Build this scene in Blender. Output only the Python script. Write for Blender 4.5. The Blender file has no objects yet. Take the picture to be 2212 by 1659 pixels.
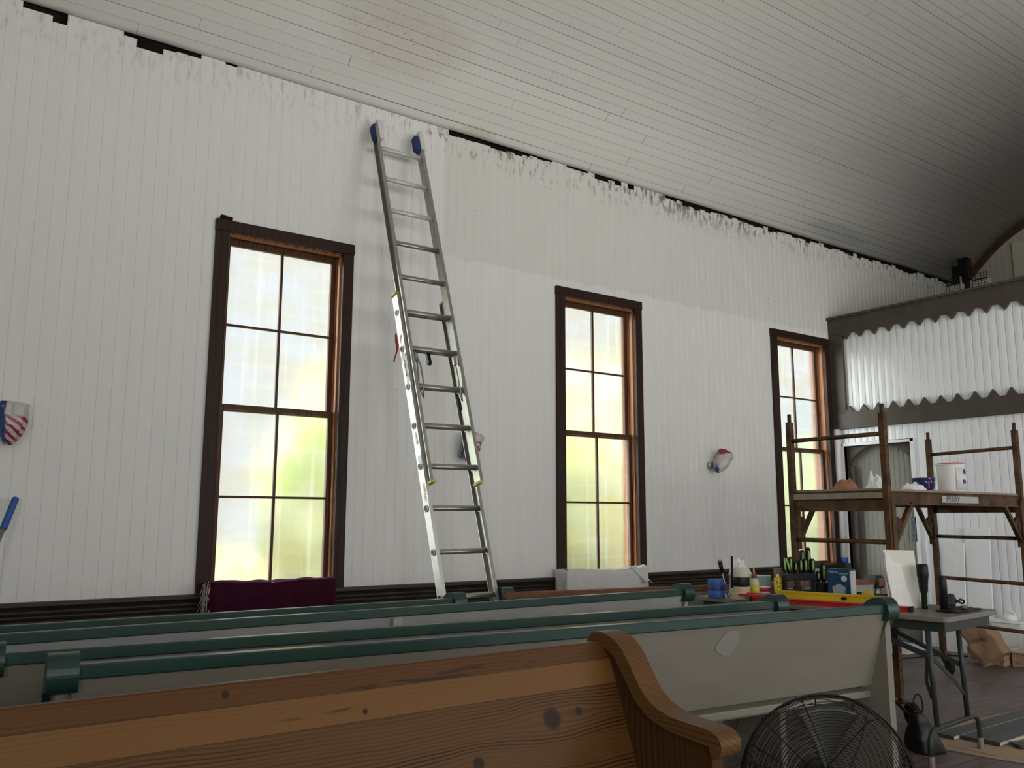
import bpy, bmesh, math, random
from mathutils import Vector, Matrix, noise
random.seed(7)
S = bpy.context.scene
COL = S.collection
PI = math.pi
R = math.radians

# ------------------------------------------------------------------ camera, sky, exposure
cam_d = bpy.data.cameras.new('camera'); cam = bpy.data.objects.new('camera', cam_d); COL.objects.link(cam)
_r = Vector((0.8169287, -0.57673277, 0.00260882)); _u = Vector((-0.09078948, -0.12413158, 0.98810355)); _w = Vector((0.56954786, 0.807447, 0.15376793))
m = Matrix.Identity(4)
for i in range(3):
    m[i][0] = _r[i]; m[i][1] = _u[i]; m[i][2] = -_w[i]
m[0][3], m[1][3], m[2][3] = 0, 0, 1.35
cam.matrix_world = m
cam_d.sensor_width = 36; cam_d.lens = 36 * 1848.58 / 2212; cam_d.clip_start = .05; cam_d.clip_end = 300
S.camera = cam
S.view_settings.view_transform = 'Standard'; S.view_settings.look = 'None'
S.view_settings.exposure = -0.33; S.view_settings.gamma = 1; S.view_settings.use_curve_mapping = False
S.cycles.use_denoising = True
S.cycles.max_bounces = 10; S.cycles.diffuse_bounces = 6; S.cycles.glossy_bounces = 4; S.cycles.transmission_bounces = 8; S.cycles.transparent_max_bounces = 8
S.cycles.sample_clamp_indirect = 8

SKY_NORTH = 1.20      # sky seen through the visible windows
SKY_WEST = 12.0      # the sun stands behind haze in the west
SKY_SOUTH = 5.2      # bright hazy sky on the far side of the church
world = bpy.data.worlds.new('sky'); S.world = world; world.use_nodes = True
nt = world.node_tree; nt.nodes.clear()
def N(nt, t, **k):
    n = nt.nodes.new(t)
    for a, b in k.items():
        if a.startswith('in_'): n.inputs[a[3:]].default_value = b
        else: setattr(n, a, b)
    return n
tc = N(nt, 'ShaderNodeTexCoord'); sx = N(nt, 'ShaderNodeSeparateXYZ'); nt.links.new(tc.outputs['Generated'], sx.inputs[0])
def _mr(sock, f0, f1, t0, t1):
    q = N(nt, 'ShaderNodeMapRange'); q.interpolation_type = 'SMOOTHSTEP'
    for k_, v_ in zip(('From Min', 'From Max', 'To Min', 'To Max'), (f0, f1, t0, t1)): q.inputs[k_].default_value = v_
    nt.links.new(sock, q.inputs['Value']); return q.outputs[0]
_s = _mr(sx.outputs['Y'], .15, -.6, SKY_NORTH, SKY_SOUTH); _w2 = _mr(sx.outputs['X'], .0, -.75, 0, SKY_WEST)
_ad0 = N(nt, 'ShaderNodeMath', operation='ADD'); nt.links.new(_s, _ad0.inputs[0]); nt.links.new(_w2, _ad0.inputs[1])
_gl = N(nt, 'ShaderNodeMath', operation='MULTIPLY'); nt.links.new(_mr(sx.outputs['Z'], .03, -.2, 0, 4.2), _gl.inputs[0]); nt.links.new(_mr(sx.outputs['Y'], -.05, -.5, 0, 1), _gl.inputs[1])   # glow added below the southern horizon to brighten the ceiling; no ground modelled there
_ad = N(nt, 'ShaderNodeMath', operation='ADD'); nt.links.new(_ad0.outputs[0], _ad.inputs[0]); nt.links.new(_gl.outputs[0], _ad.inputs[1])
bg = N(nt, 'ShaderNodeBackground'); _cm = N(nt, 'ShaderNodeMix', data_type='RGBA'); nt.links.new(_mr(sx.outputs['Y'], .5, 0, 0, 1), _cm.inputs[0])
_cm.inputs[6].default_value = (.93, .97, 1, 1); _cm.inputs[7].default_value = (1, .985, .95, 1); nt.links.new(_cm.outputs[2], bg.inputs['Color'])
nt.links.new(_ad.outputs[0], bg.inputs['Strength']); wo = N(nt, 'ShaderNodeOutputWorld'); nt.links.new(bg.outputs[0], wo.inputs[0])

WX = [1.6925, 4.8468, 7.9778]          # left edges of the three windows in view
YS = -3.4                              # opposite wall
SX = [-3.2, -.3, 2.6, 4.9, 6.3, 7.75]             # openings in the unseen opposite wall; those near the partition added for brightness
def portal(name, loc, sx_, sy_, rx):
    l = bpy.data.lights.new(name, 'AREA'); l.shape = 'RECTANGLE'; l.size = sx_; l.size_y = sy_; l.cycles.is_portal = True
    o = bpy.data.objects.new(name, l); COL.objects.link(o); o.location = loc; o.rotation_euler = (rx, 0, 0); return o
for x in WX: portal('window_daylight_portal', (x + .545, 6.37, 2.1), 1.0, 2.7, -PI / 2)
for x in SX: portal('window_daylight_portal', (x + .6, YS - .25, 2.15), 1.25, 2.75, PI / 2)

# ------------------------------------------------------------------ mesh helpers
class MB:
    def __init__(s): s.v = []; s.f = []; s.sm = []; s.mi = []; s.uv = {}
    def add(s, V, F, smooth=False, mi=0):
        b = len(s.v); s.v += [tuple(v) for v in V]
        for f in F: s.f.append(tuple(b + i for i in f)); s.sm.append(smooth); s.mi.append(mi)
        return s
    def box(s, x0, x1, y0, y1, z0, z1, M=None, mi=0):
        V = [(x, y, z) for z in (z0, z1) for y in (y0, y1) for x in (x0, x1)]
        if M is not None: V = [M @ Vector(v) for v in V]
        return s.add(V, [(0, 2, 3, 1), (4, 5, 7, 6), (0, 1, 5, 4), (2, 6, 7, 3), (0, 4, 6, 2), (1, 3, 7, 5)], mi=mi)
    def bar(s, p0, p1, w, h, up=(0, 0, 1), mi=0):
        p0 = Vector(p0); p1 = Vector(p1); d = (p1 - p0); L = d.length; d.normalize()
        a = d.cross(Vector(up)); 
        if a.length < 1e-4: a = d.cross(Vector((1, 0, 0)))
        a.normalize(); b = a.cross(d)
        V = [p0 + d * (L * k) + a * (w / 2 * i) + b * (h / 2 * j) for k in (0, 1) for j in (-1, 1) for i in (-1, 1)]
        return s.add(V, [(0, 1, 3, 2), (4, 6, 7, 5), (0, 4, 5, 1), (2, 3, 7, 6), (0, 2, 6, 4), (1, 5, 7, 3)], mi=mi)
    def cyl(s, p0, p1, r0, r1=None, n=16, mi=0, smooth=True):
        if r1 is None: r1 = r0
        p0 = Vector(p0); p1 = Vector(p1); d = (p1 - p0).normalized()
        a = d.cross(Vector((0, 0, 1))); 
        if a.length < 1e-4: a = Vector((1, 0, 0))
        a.normalize(); b = d.cross(a)
        V = []
        for p, r in ((p0, r0), (p1, r1)):
            for i in range(n):
                t = 2 * PI * i / n; V.append(p + a * (r * math.cos(t)) + b * (r * math.sin(t)))
        s.add(V, [(i, (i + 1) % n, n + (i + 1) % n, n + i) for i in range(n)], smooth, mi)
        return s.add(V, [tuple(range(n - 1, -1, -1)), tuple(range(n, 2 * n))], False, mi)
    def tube(s, pts, r, n=8, closed=False, mi=0):
        pts = [Vector(p) for p in pts]; V = []; m_ = len(pts); a = None
        for k in range(m_):
            if closed: d = pts[(k + 1) % m_] - pts[k - 1]
            else: d = pts[min(k + 1, m_ - 1)] - pts[max(k - 1, 0)]
            d.normalize()
            if a is None:
                a = d.cross(Vector((0, 0, 1)))
                if a.length < 1e-3: a = d.cross(Vector((1, 0, 0)))
            else: a = a - d * a.dot(d)
            a.normalize(); b = d.cross(a)
            rr = r[k] if isinstance(r, (list, tuple)) else r
            for i in range(n):
                t = 2 * PI * i / n; V.append(pts[k] + a * (rr * math.cos(t)) + b * (rr * math.sin(t)))
        F = []
        for k in range(m_ if closed else m_ - 1):
            for i in range(n):
                F.append((k * n + i, k * n + (i + 1) % n, ((k + 1) % m_) * n + (i + 1) % n, ((k + 1) % m_) * n + i))
        s.add(V, F, True, mi)
        if not closed: s.add(V, [tuple(range(n - 1, -1, -1)), tuple(range((m_ - 1) * n, m_ * n))], False, mi)
        return s
    def prism(s, poly, a, b, axis='x', mi=0, smooth=False):
        def P(u, v, w): return {'x': (w, u, v), 'y': (u, w, v), 'z': (u, v, w)}[axis]
        n = len(poly); V = [P(u, v, a) for u, v in poly] + [P(u, v, b) for u, v in poly]
        s.add(V, [(i, (i + 1) % n, n + (i + 1) % n, n + i) for i in range(n)], smooth, mi)
        return s.add(V, [tuple(range(n - 1, -1, -1)), tuple(range(n, 2 * n))], False, mi)
    def lathe(s, prof, c=(0, 0, 0), n=24, M=None, mi=0, fn=None):
        V = []
        for k, (r, z) in enumerate(prof):
            for i in range(n):
                t = 2 * PI * i / n; rr = r * (fn(t, k / (len(prof) - 1)) if fn else 1)
                v = Vector((rr * math.cos(t), rr * math.sin(t), z))
                if M is not None: v = M @ v
                V.append(Vector(c) + v)
        F = []
        for k in range(len(prof) - 1):
            for i in range(n): F.append((k * n + i, k * n + (i + 1) % n, (k + 1) * n + (i + 1) % n, (k + 1) * n + i))
        s.add(V, F, True, mi)
        e = []
        if prof[0][0] > 1e-5: e.append(tuple(range(n - 1, -1, -1)))
        if prof[-1][0] > 1e-5: e.append(tuple(range((len(prof) - 1) * n, len(prof) * n)))
        if e: s.add(V, e, False, mi)
        return s
    def grid(s, fn, nu, nv, mi=0, smooth=True):
        V = [fn(i / nu, j / nv) for j in range(nv + 1) for i in range(nu + 1)]
        return s.add(V, [(j * (nu + 1) + i, j * (nu + 1) + i + 1, (j + 1) * (nu + 1) + i + 1, (j + 1) * (nu + 1) + i) for j in range(nv) for i in range(nu)], smooth, mi)
    def xf(s, M): s.v = [tuple(M @ Vector(v)) for v in s.v]; return s
    def build(s, name, mat, parent=None, bevel=0, world=False, solid=0, segs=2):
        me = bpy.data.meshes.new(name)
        off = Vector(parent.location) if (world and parent is not None) else Vector((0, 0, 0))
        me.from_pydata([tuple(Vector(v) - off) for v in s.v], [], s.f)
        for k, p in enumerate(me.polygons): p.use_smooth = s.sm[k]; p.material_index = s.mi[k]
        bm = bmesh.new(); bm.from_mesh(me); bmesh.ops.remove_doubles(bm, verts=bm.verts, dist=1e-6)
        bmesh.ops.recalc_face_normals(bm, faces=bm.faces); bm.to_mesh(me); bm.free()
        for m_ in (mat if isinstance(mat, (list, tuple)) else [mat]): me.materials.append(m_)
        o = bpy.data.objects.new(name, me); COL.objects.link(o)
        if parent is not None: o.parent = parent
        if solid:
            q = o.modifiers.new('solid', 'SOLIDIFY'); q.thickness = solid; q.offset = 0
        if bevel:
            q = o.modifiers.new('bevel', 'BEVEL'); q.width = bevel; q.segments = segs; q.limit_method = 'ANGLE'; q.angle_limit = R(35); q.harden_normals = False
        return o
def tag(o, label=None, cat=None, group=None, kind=None):
    if label: o['label'] = label
    if cat: o['category'] = cat
    if group: o['group'] = group
    if kind: o['kind'] = kind
    return o
def empty(name, loc=(0, 0, 0), rz=0, label=None, cat=None, group=None, kind=None):
    o = bpy.data.objects.new(name, None); COL.objects.link(o); o.location = loc; o.rotation_euler = (0, 0, rz); o.empty_display_size = .1
    return tag(o, label, cat, group, kind)
def struct(o): o['kind'] = 'structure'; return o
def text(name, body, size, mat, parent, loc, rot, extrude=.0008, sx_=1.0):
    c = bpy.data.curves.new(name, 'FONT'); c.body = body; c.size = size; c.extrude = extrude; c.align_x = 'CENTER'; c.align_y = 'CENTER'
    c.materials.append(mat); tmp = bpy.data.objects.new(name, c); COL.objects.link(tmp); bpy.context.view_layer.update()
    me = bpy.data.meshes.new_from_object(tmp.evaluated_get(bpy.context.evaluated_depsgraph_get())); bpy.data.objects.remove(tmp)
    if not me.materials: me.materials.append(mat)
    o = bpy.data.objects.new(name, me); COL.objects.link(o); o.parent = parent
    o.location = loc; o.rotation_euler = rot; o.scale = (sx_, 1, 1); return o

# ------------------------------------------------------------------ materials
def new_mat(name):
    m_ = bpy.data.materials.new(name); m_.use_nodes = True; nt = m_.node_tree
    return m_, nt, nt.nodes['Principled BSDF']
def plain(name, col, rough=.5, metal=0, noise_amt=.0, nscale=20, bump=0, bscale=80, stretch=(1, 1, 1), spec=.5, coat=0):
    m_, nt, b = new_mat(name)
    b.inputs['Roughness'].default_value = rough; b.inputs['Metallic'].default_value = metal
    b.inputs['Specular IOR Level'].default_value = spec; b.inputs['Coat Weight'].default_value = coat
    c = (*col, 1)
    if noise_amt or bump:
        t = N(nt, 'ShaderNodeTexCoord'); mp = N(nt, 'ShaderNodeMapping'); mp.inputs['Scale'].default_value = stretch
        nt.links.new(t.outputs['Object'], mp.inputs[0])
    if noise_amt:
        n = N(nt, 'ShaderNodeTexNoise'); n.inputs['Scale'].default_value = nscale; n.inputs['Detail'].default_value = 5
        nt.links.new(mp.outputs[0], n.inputs['Vector'])
        rp = N(nt, 'ShaderNodeValToRGB'); rp.color_ramp.elements[0].position = .3; rp.color_ramp.elements[1].position = .7
        rp.color_ramp.elements[0].color = tuple(x * (1 - noise_amt) for x in col) + (1,)
        rp.color_ramp.elements[1].color = tuple(min(1, x * (1 + noise_amt)) for x in col) + (1,)
        nt.links.new(n.outputs['Fac'], rp.inputs[0]); nt.links.new(rp.outputs[0], b.inputs['Base Color'])
    else: b.inputs['Base Color'].default_value = c
    if bump:
        n2 = N(nt, 'ShaderNodeTexNoise'); n2.inputs['Scale'].default_value = bscale; n2.inputs['Detail'].default_value = 4
        nt.links.new(mp.outputs[0], n2.inputs['Vector']); bp = N(nt, 'ShaderNodeBump'); bp.inputs['Strength'].default_value = bump; bp.inputs['Distance'].default_value = .003
        nt.links.new(n2.outputs['Fac'], bp.inputs['Height']); nt.links.new(bp.outputs[0], b.inputs['Normal'])
    return m_
class G:
    """tiny node-graph helper"""
    def __init__(s, nt): s.nt = nt
    def val(s, x, inp):
        if isinstance(x, (int, float)): inp.default_value = x
        elif isinstance(x, tuple): inp.default_value = x if len(x) == len(inp.default_value) else (*x, 1)
        else: s.nt.links.new(x, inp)
    def math(s, op, a, b=0, c=0, clamp=False):
        n = s.nt.nodes.new('ShaderNodeMath'); n.operation = op; n.use_clamp = clamp
        s.val(a, n.inputs[0]); s.val(b, n.inputs[1]); s.val(c, n.inputs[2]); return n.outputs[0]
    def mix(s, f, a, b, bt='MIX'):
        n = s.nt.nodes.new('ShaderNodeMix'); n.data_type = 'RGBA'; n.blend_type = bt; n.clamp_factor = True
        s.val(f, n.inputs[0]); s.val(a, n.inputs[6]); s.val(b, n.inputs[7]); return n.outputs[2]
    def noise(s, vec, scale, detail=3, rough=.5, dist=0):
        n = s.nt.nodes.new('ShaderNodeTexNoise'); n.inputs['Scale'].default_value = scale; n.inputs['Detail'].default_value = detail
        n.inputs['Roughness'].default_value = rough; n.inputs['Distortion'].default_value = dist
        if vec is not None: s.nt.links.new(vec, n.inputs['Vector'])
        return n.outputs['Fac']
    def comb(s, x, y, z):
        n = s.nt.nodes.new('ShaderNodeCombineXYZ'); s.val(x, n.inputs[0]); s.val(y, n.inputs[1]); s.val(z, n.inputs[2]); return n.outputs[0]
    def white(s, x):
        n = s.nt.nodes.new('ShaderNodeTexWhiteNoise'); n.noise_dimensions = '1D'; s.val(x, n.inputs['W']); return n.outputs['Value']
    def ramp(s, x, a, b, lo=0., hi=1.):
        n = s.nt.nodes.new('ShaderNodeMapRange'); n.interpolation_type = 'SMOOTHSTEP'; s.val(x, n.inputs['Value'])
        n.inputs['From Min'].default_value = a; n.inputs['From Max'].default_value = b; n.inputs['To Min'].default_value = lo; n.inputs['To Max'].default_value = hi
        return n.outputs[0]
    def coords(s, which='Object'):
        t = s.nt.nodes.new('ShaderNodeTexCoord'); x = s.nt.nodes.new('ShaderNodeSeparateXYZ'); s.nt.links.new(t.outputs[which], x.inputs[0])
        return t.outputs[which], x.outputs[0], x.outputs[1], x.outputs[2]

BW = .0893      # wall board width
def wall_mat():
    m_, nt, b = new_mat('wall_paint_white'); g = G(nt); v, x, y, z = g.coords()
    wob = g.math('MULTIPLY', g.math('SUBTRACT', g.noise(g.comb(x, 0, 0), 9, 4), .5), .10)
    step = g.math('MULTIPLY', g.math('SUBTRACT', g.white(g.math('FLOOR', g.math('DIVIDE', x, BW))), .5), .03)
    zz = g.math('ADD', g.math('ADD', z, wob), step)
    old = g.math('MULTIPLY', g.ramp(zz, 3.565, 3.60), g.ramp(x, 3.60, 3.63))
    fine = g.noise(g.comb(g.math('MULTIPLY', x, 10), y, g.math('MULTIPLY', z, .8)), 2, 4)
    base = g.mix(fine, (.690, .690, .675), (.755, .755, .74))
    oldc = g.mix(fine, (.60, .60, .555), (.67, .67, .63))
    c = g.mix(g.math('MULTIPLY', old, .85), base, oldc)
    # dirty streaks running down from the open joint under the ceiling
    jx = g.math('ABSOLUTE', g.math('SUBTRACT', g.math('FRACT', g.math('DIVIDE', x, BW)), .5))
    joint = g.ramp(jx, .40, .5)
    st = g.noise(g.comb(g.math('MULTIPLY', x, 14), 0, g.math('MULTIPLY', z, 5)), 1.6, 5, .65)
    big = g.noise(g.comb(x, 0, 0), 1.3, 3)
    near = g.ramp(z, 4.42, 4.74)
    amt = g.math('MULTIPLY', near, g.ramp(x, 2.6, 4.2, .25, 1))
    s1 = g.math('MULTIPLY', amt, g.ramp(g.math('ADD', g.math('ADD', st, g.math('MULTIPLY', joint, .03)), g.math('ADD', g.math('MULTIPLY', big, .25), g.math('MULTIPLY', g.ramp(x, 5.2, 6.6), g.ramp(x, 8.6, 7.8, 0, .06)))), .655, .76))
    c = g.mix(g.math('MULTIPLY', s1, .93), c, (.055, .045, .035))
    s2 = g.math('MULTIPLY', g.ramp(z, 4.2, 4.7), g.ramp(st, .45, .75, 0, .4)); c = g.mix(s2, c, (.40, .36, .29))
    dots = nt.nodes.new('ShaderNodeTexVoronoi'); dots.inputs['Scale'].default_value = 5.2; nt.links.new(v, dots.inputs['Vector'])
    dm = g.math('MULTIPLY', g.math('MULTIPLY', g.math('LESS_THAN', dots.outputs['Distance'], .035), old), 1)
    c = g.mix(g.math('MULTIPLY', dm, .8), c, (.12, .1, .08))
    nt.links.new(c, b.inputs['Base Color']); b.inputs['Roughness'].default_value = .42
    bp = N(nt, 'ShaderNodeBump'); bp.inputs['Strength'].default_value = .25; bp.inputs['Distance'].default_value = .002
    nt.links.new(g.noise(g.comb(g.math('MULTIPLY', x, 3), y, z), 25, 3), bp.inputs['Height']); nt.links.new(bp.outputs[0], b.inputs['Normal'])
    return m_
def bead_mat(name, c1, c2, rough=.35):
    m_, nt, b = new_mat(name); g = G(nt); v, x, y, z = g.coords()
    f = g.noise(g.comb(g.math('MULTIPLY', x, 6), g.math('MULTIPLY', y, 6), g.math('MULTIPLY', z, .6)), 2, 4)
    nt.links.new(g.mix(f, c1, c2), b.inputs['Base Color']); b.inputs['Roughness'].default_value = rough
    bp = N(nt, 'ShaderNodeBump'); bp.inputs['Strength'].default_value = .3; bp.inputs['Distance'].default_value = .002
    nt.links.new(g.noise(g.comb(x, g.math('MULTIPLY', y, 4), z), 14, 3), bp.inputs['Height']); nt.links.new(bp.outputs[0], b.inputs['Normal'])
    return m_
def ceiling_mat():
    m_, nt, b = new_mat('ceiling_boards'); g = G(nt); v, x, y, z = g.coords('UV')
    CW = .0875
    r = g.math('DIVIDE', y, CW); row = g.math('FLOOR', r); fr = g.math('FRACT', r)
    d = g.math('MULTIPLY', g.math('SUBTRACT', .5, g.math('ABSOLUTE', g.math('SUBTRACT', fr, .5))), CW)   # distance to seam
    rnd = g.white(row)
    seg = g.noise(g.comb(g.math('ADD', g.math('MULTIPLY', x, .33), g.math('MULTIPLY', rnd, 50)), g.math('MULTIPLY', g.math('ROUND', r), 3.1), 0), 1.0, 2)
    open_ = g.ramp(seg, .42, .58)
    wide = g.ramp(seg, .5, .72, .0014, .0036)
    seam = g.math('SUBTRACT', 1, g.math('DIVIDE', d, wide), clamp=True)
    seam = g.math('MINIMUM', 1, g.math('MULTIPLY', seam, 1.7))
    soft = g.math('SUBTRACT', 1, g.math('DIVIDE', d, .004), clamp=True)
    seamf = g.math('ADD', g.math('MULTIPLY', seam, g.math('ADD', g.math('MULTIPLY', open_, .8), .2)), g.math('MULTIPLY', soft, .22), clamp=True)
    L = 4.2; bx = g.math('DIVIDE', g.math('ADD', x, g.math('MULTIPLY', rnd, L * 3)), L)
    bd = g.math('MULTIPLY', g.math('SUBTRACT', .5, g.math('ABSOLUTE', g.math('SUBTRACT', g.math('FRACT', bx), .5))), L)
    butt = g.math('MULTIPLY', g.math('LESS_THAN', bd, .0028), g.math('GREATER_THAN', g.white(g.math('ADD', row, g.math('FLOOR', bx))), .4))
    f = g.math('MAXIMUM', seamf, g.math('MULTIPLY', butt, .75))
    patch = g.noise(g.comb(g.math('MULTIPLY', x, .5), y, 0), .9, 3)
    c = g.mix(patch, (.72, .705, .655), (.79, .78, .73))
    c = g.mix(g.math('MULTIPLY', g.white(g.math('ADD', row, 7.3)), .10), c, (.55, .54, .50))
    # water stain with small peeled spots above the ladder
    def blob(cx, cy, rx, ry):
        a = g.math('POWER', g.math('DIVIDE', g.math('SUBTRACT', x, cx), rx), 2); bb = g.math('POWER', g.math('DIVIDE', g.math('SUBTRACT', y, cy), ry), 2)
        return g.ramp(g.math('ADD', a, bb), 1, .1)
    st = blob(2.95, .62, .75, .42)
    n1 = g.noise(g.comb(g.math('MULTIPLY', x, 3), g.math('MULTIPLY', y, 9), 0), 3, 4)
    c = g.mix(g.math('MULTIPLY', g.math('MULTIPLY', st, n1), .45), c, (.42, .33, .26))
    sp = g.noise(g.comb(x, g.math('MULTIPLY', y, 2.5), 0), 26, 2)
    c = g.mix(g.math('MULTIPLY', g.math('MULTIPLY', st, g.ramp(sp, .69, .73)), .9), c, (.07, .05, .04))
    c = g.mix(g.math('MULTIPLY', blob(9.2, .17, .8, .16), .45), c, (.36, .43, .43))
    c = g.mix(g.math('MULTIPLY', blob(3.95, .05, .22, .08), .35), c, (.50, .45, .24))
    c = g.mix(f, c, (.045, .035, .028))
    nt.links.new(c, b.inputs['Base Color']); b.inputs['Roughness'].default_value = .5
    bp = N(nt, 'ShaderNodeBump'); bp.inputs['Strength'].default_value = .6; bp.inputs['Distance'].default_value = .003
    nt.links.new(g.math('MULTIPLY', f, -1), bp.inputs['Height']); nt.links.new(bp.outputs[0], b.inputs['Normal'])
    return m_
def floor_mat():
    m_, nt, b = new_mat('floor_boards'); g = G(nt); v, x, y, z = g.coords()
    r = g.math('DIVIDE', y, .086); row = g.math('FLOOR', r); fr = g.math('FRACT', r)
    d = g.math('MULTIPLY', g.math('SUBTRACT', .5, g.math('ABSOLUTE', g.math('SUBTRACT', fr, .5))), .086)
    seam = g.math('SUBTRACT', 1, g.math('DIVIDE', d, .006), clamp=True)
    gr = g.noise(g.comb(g.math('MULTIPLY', x, 2), g.math('MULTIPLY', y, 30), 0), 2, 5)
    bl = g.noise(v, 1.4, 4)
    c = g.mix(gr, (.085, .058, .056), (.15, .108, .104)); c = g.mix(g.ramp(bl, .4, .7, 0, .45), c, (.17, .14, .135))
    c = g.mix(g.math('MULTIPLY', g.white(row), .25), c, (.07, .05, .05))
    c = g.mix(g.math('MULTIPLY', seam, g.ramp(g.noise(g.comb(x, row, 0), .8, 2), .35, .6, .25, 1)), c, (.012, .009, .009))
    nt.links.new(c, b.inputs['Base Color']); nt.links.new(g.ramp(gr, .3, .8, .38, .6), b.inputs['Roughness'])
    bp = N(nt, 'ShaderNodeBump'); bp.inputs['Strength'].default_value = .4; bp.inputs['Distance'].default_value = .003
    nt.links.new(g.math('SUBTRACT', g.math('MULTIPLY', gr, .4), seam), bp.inputs['Height']); nt.links.new(bp.outputs[0], b.inputs['Normal'])
    return m_
def wood_mat(name, dark, light, axis=0, gscale=60, ring=1, rough=.4, strips=None, knots=(), wander=.012, coat=.0, spec=.16):
    """grain running along one local axis; strips = [(height, shade)] tints edge-glued boards; knots = [(along, height, size)]"""
    m_, nt, b = new_mat(name); g = G(nt); v, x, y, z = g.coords()
    a, c1, c2 = {0: (x, z, y), 1: (y, z, x), 2: (z, x, y)}[axis]
    w = g.math('MULTIPLY', g.math('SUBTRACT', g.noise(g.comb(g.math('MULTIPLY', a, 1.3), g.math('MULTIPLY', c1, 3), g.math('MULTIPLY', c2, 3)), 1, 3), .5), wander * 8)
    h = g.math('ADD', c1, w); h = g.math('ADD', h, g.math('MULTIPLY', c2, .6))
    core = None
    for (ka, kc, ks) in knots:
        dx = g.math('DIVIDE', g.math('SUBTRACT', a, ka), ks * 2.6); dz = g.math('DIVIDE', g.math('SUBTRACT', c1, kc), ks)
        dd = g.math('ADD', g.math('MULTIPLY', dx, dx), g.math('MULTIPLY', dz, dz))
        e = g.math('POWER', 2.718, g.math('MULTIPLY', dd, -.35))
        h = g.math('ADD', h, g.math('MULTIPLY', g.math('MULTIPLY', e, dz), -ks * .75))
        dx2 = g.math('MULTIPLY', dx, 2.4); dd2 = g.math('ADD', g.math('MULTIPLY', dx2, dx2), g.math('MULTIPLY', dz, dz))
        k_ = g.ramp(g.math('ADD', dd2, g.math('MULTIPLY', g.noise(v, 40, 2), .25)), 1.15, .45)
        core = k_ if core is None else g.math('MAXIMUM', core, k_)
    band = g.math('SINE', g.math('MULTIPLY', h, gscale * 6.283))
    band = g.ramp(band, -.2, 1)
    vari = g.noise(g.comb(g.math('MULTIPLY', a, .7), g.math('MULTIPLY', h, 14), 0), 1, 3)
    fine = g.noise(g.comb(g.math('MULTIPLY', a, 3), g.math('MULTIPLY', h, 220), g.math('MULTIPLY', c2, 60)), 1, 3)
    f = g.math('MULTIPLY', band, g.ramp(vari, .35, .65, .15, ring))
    f = g.math('ADD', g.math('MULTIPLY', f, .75), g.math('MULTIPLY', fine, .25), clamp=True)
    if strips:
        # strips: list of (z_top_of_strip, grain_amount, tint)
        cur = None
        for (zt, ga, tint) in strips:
            if cur is None: cur = (ga, tint); gsel = ga + 0.0; tsel = tint; gs = None; continue
            mk = g.ramp(c1, zt + .0015, zt - .0015)
            gs = g.math('ADD', g.math('MULTIPLY', mk, ga), g.math('MULTIPLY', g.math('SUBTRACT', 1, mk), gs if gs is not None else gsel))
            tsel = g.mix(mk, tsel, tint)
        f = g.math('MULTIPLY', f, gs)
    col = g.mix(f, light, dark)
    if strips:
        col = g.mix(1, col, tsel, 'MULTIPLY')
        for (zt, ga, tint) in strips[1:]:
            ln = g.ramp(g.math('ABSOLUTE', g.math('SUBTRACT', c1, zt)), .0016, .0004)
            col = g.mix(g.math('MULTIPLY', ln, .75), col, (.03, .017, .01))
    if strips:
        stk = g.math('MULTIPLY', g.ramp(g.noise(g.comb(g.math('MULTIPLY', a, 2.4), g.math('MULTIPLY', h, 24), 3.3), 1, 3, .55), .66, .72), .65); col = g.mix(stk, col, (.022, .009, .006))
    if core is not None: col = g.mix(g.math('MULTIPLY', core, .93), col, (.020, .009, .006))
    nt.links.new(col, b.inputs['Base Color']); b.inputs['Roughness'].default_value = rough; b.inputs['Coat Weight'].default_value = coat; b.inputs['Specular IOR Level'].default_value = spec
    bp = N(nt, 'ShaderNodeBump'); bp.inputs['Strength'].default_value = .15; bp.inputs['Distance'].default_value = .001
    nt.links.new(f, bp.inputs['Height']); nt.links.new(bp.outputs[0], b.inputs['Normal'])
    return m_
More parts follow.
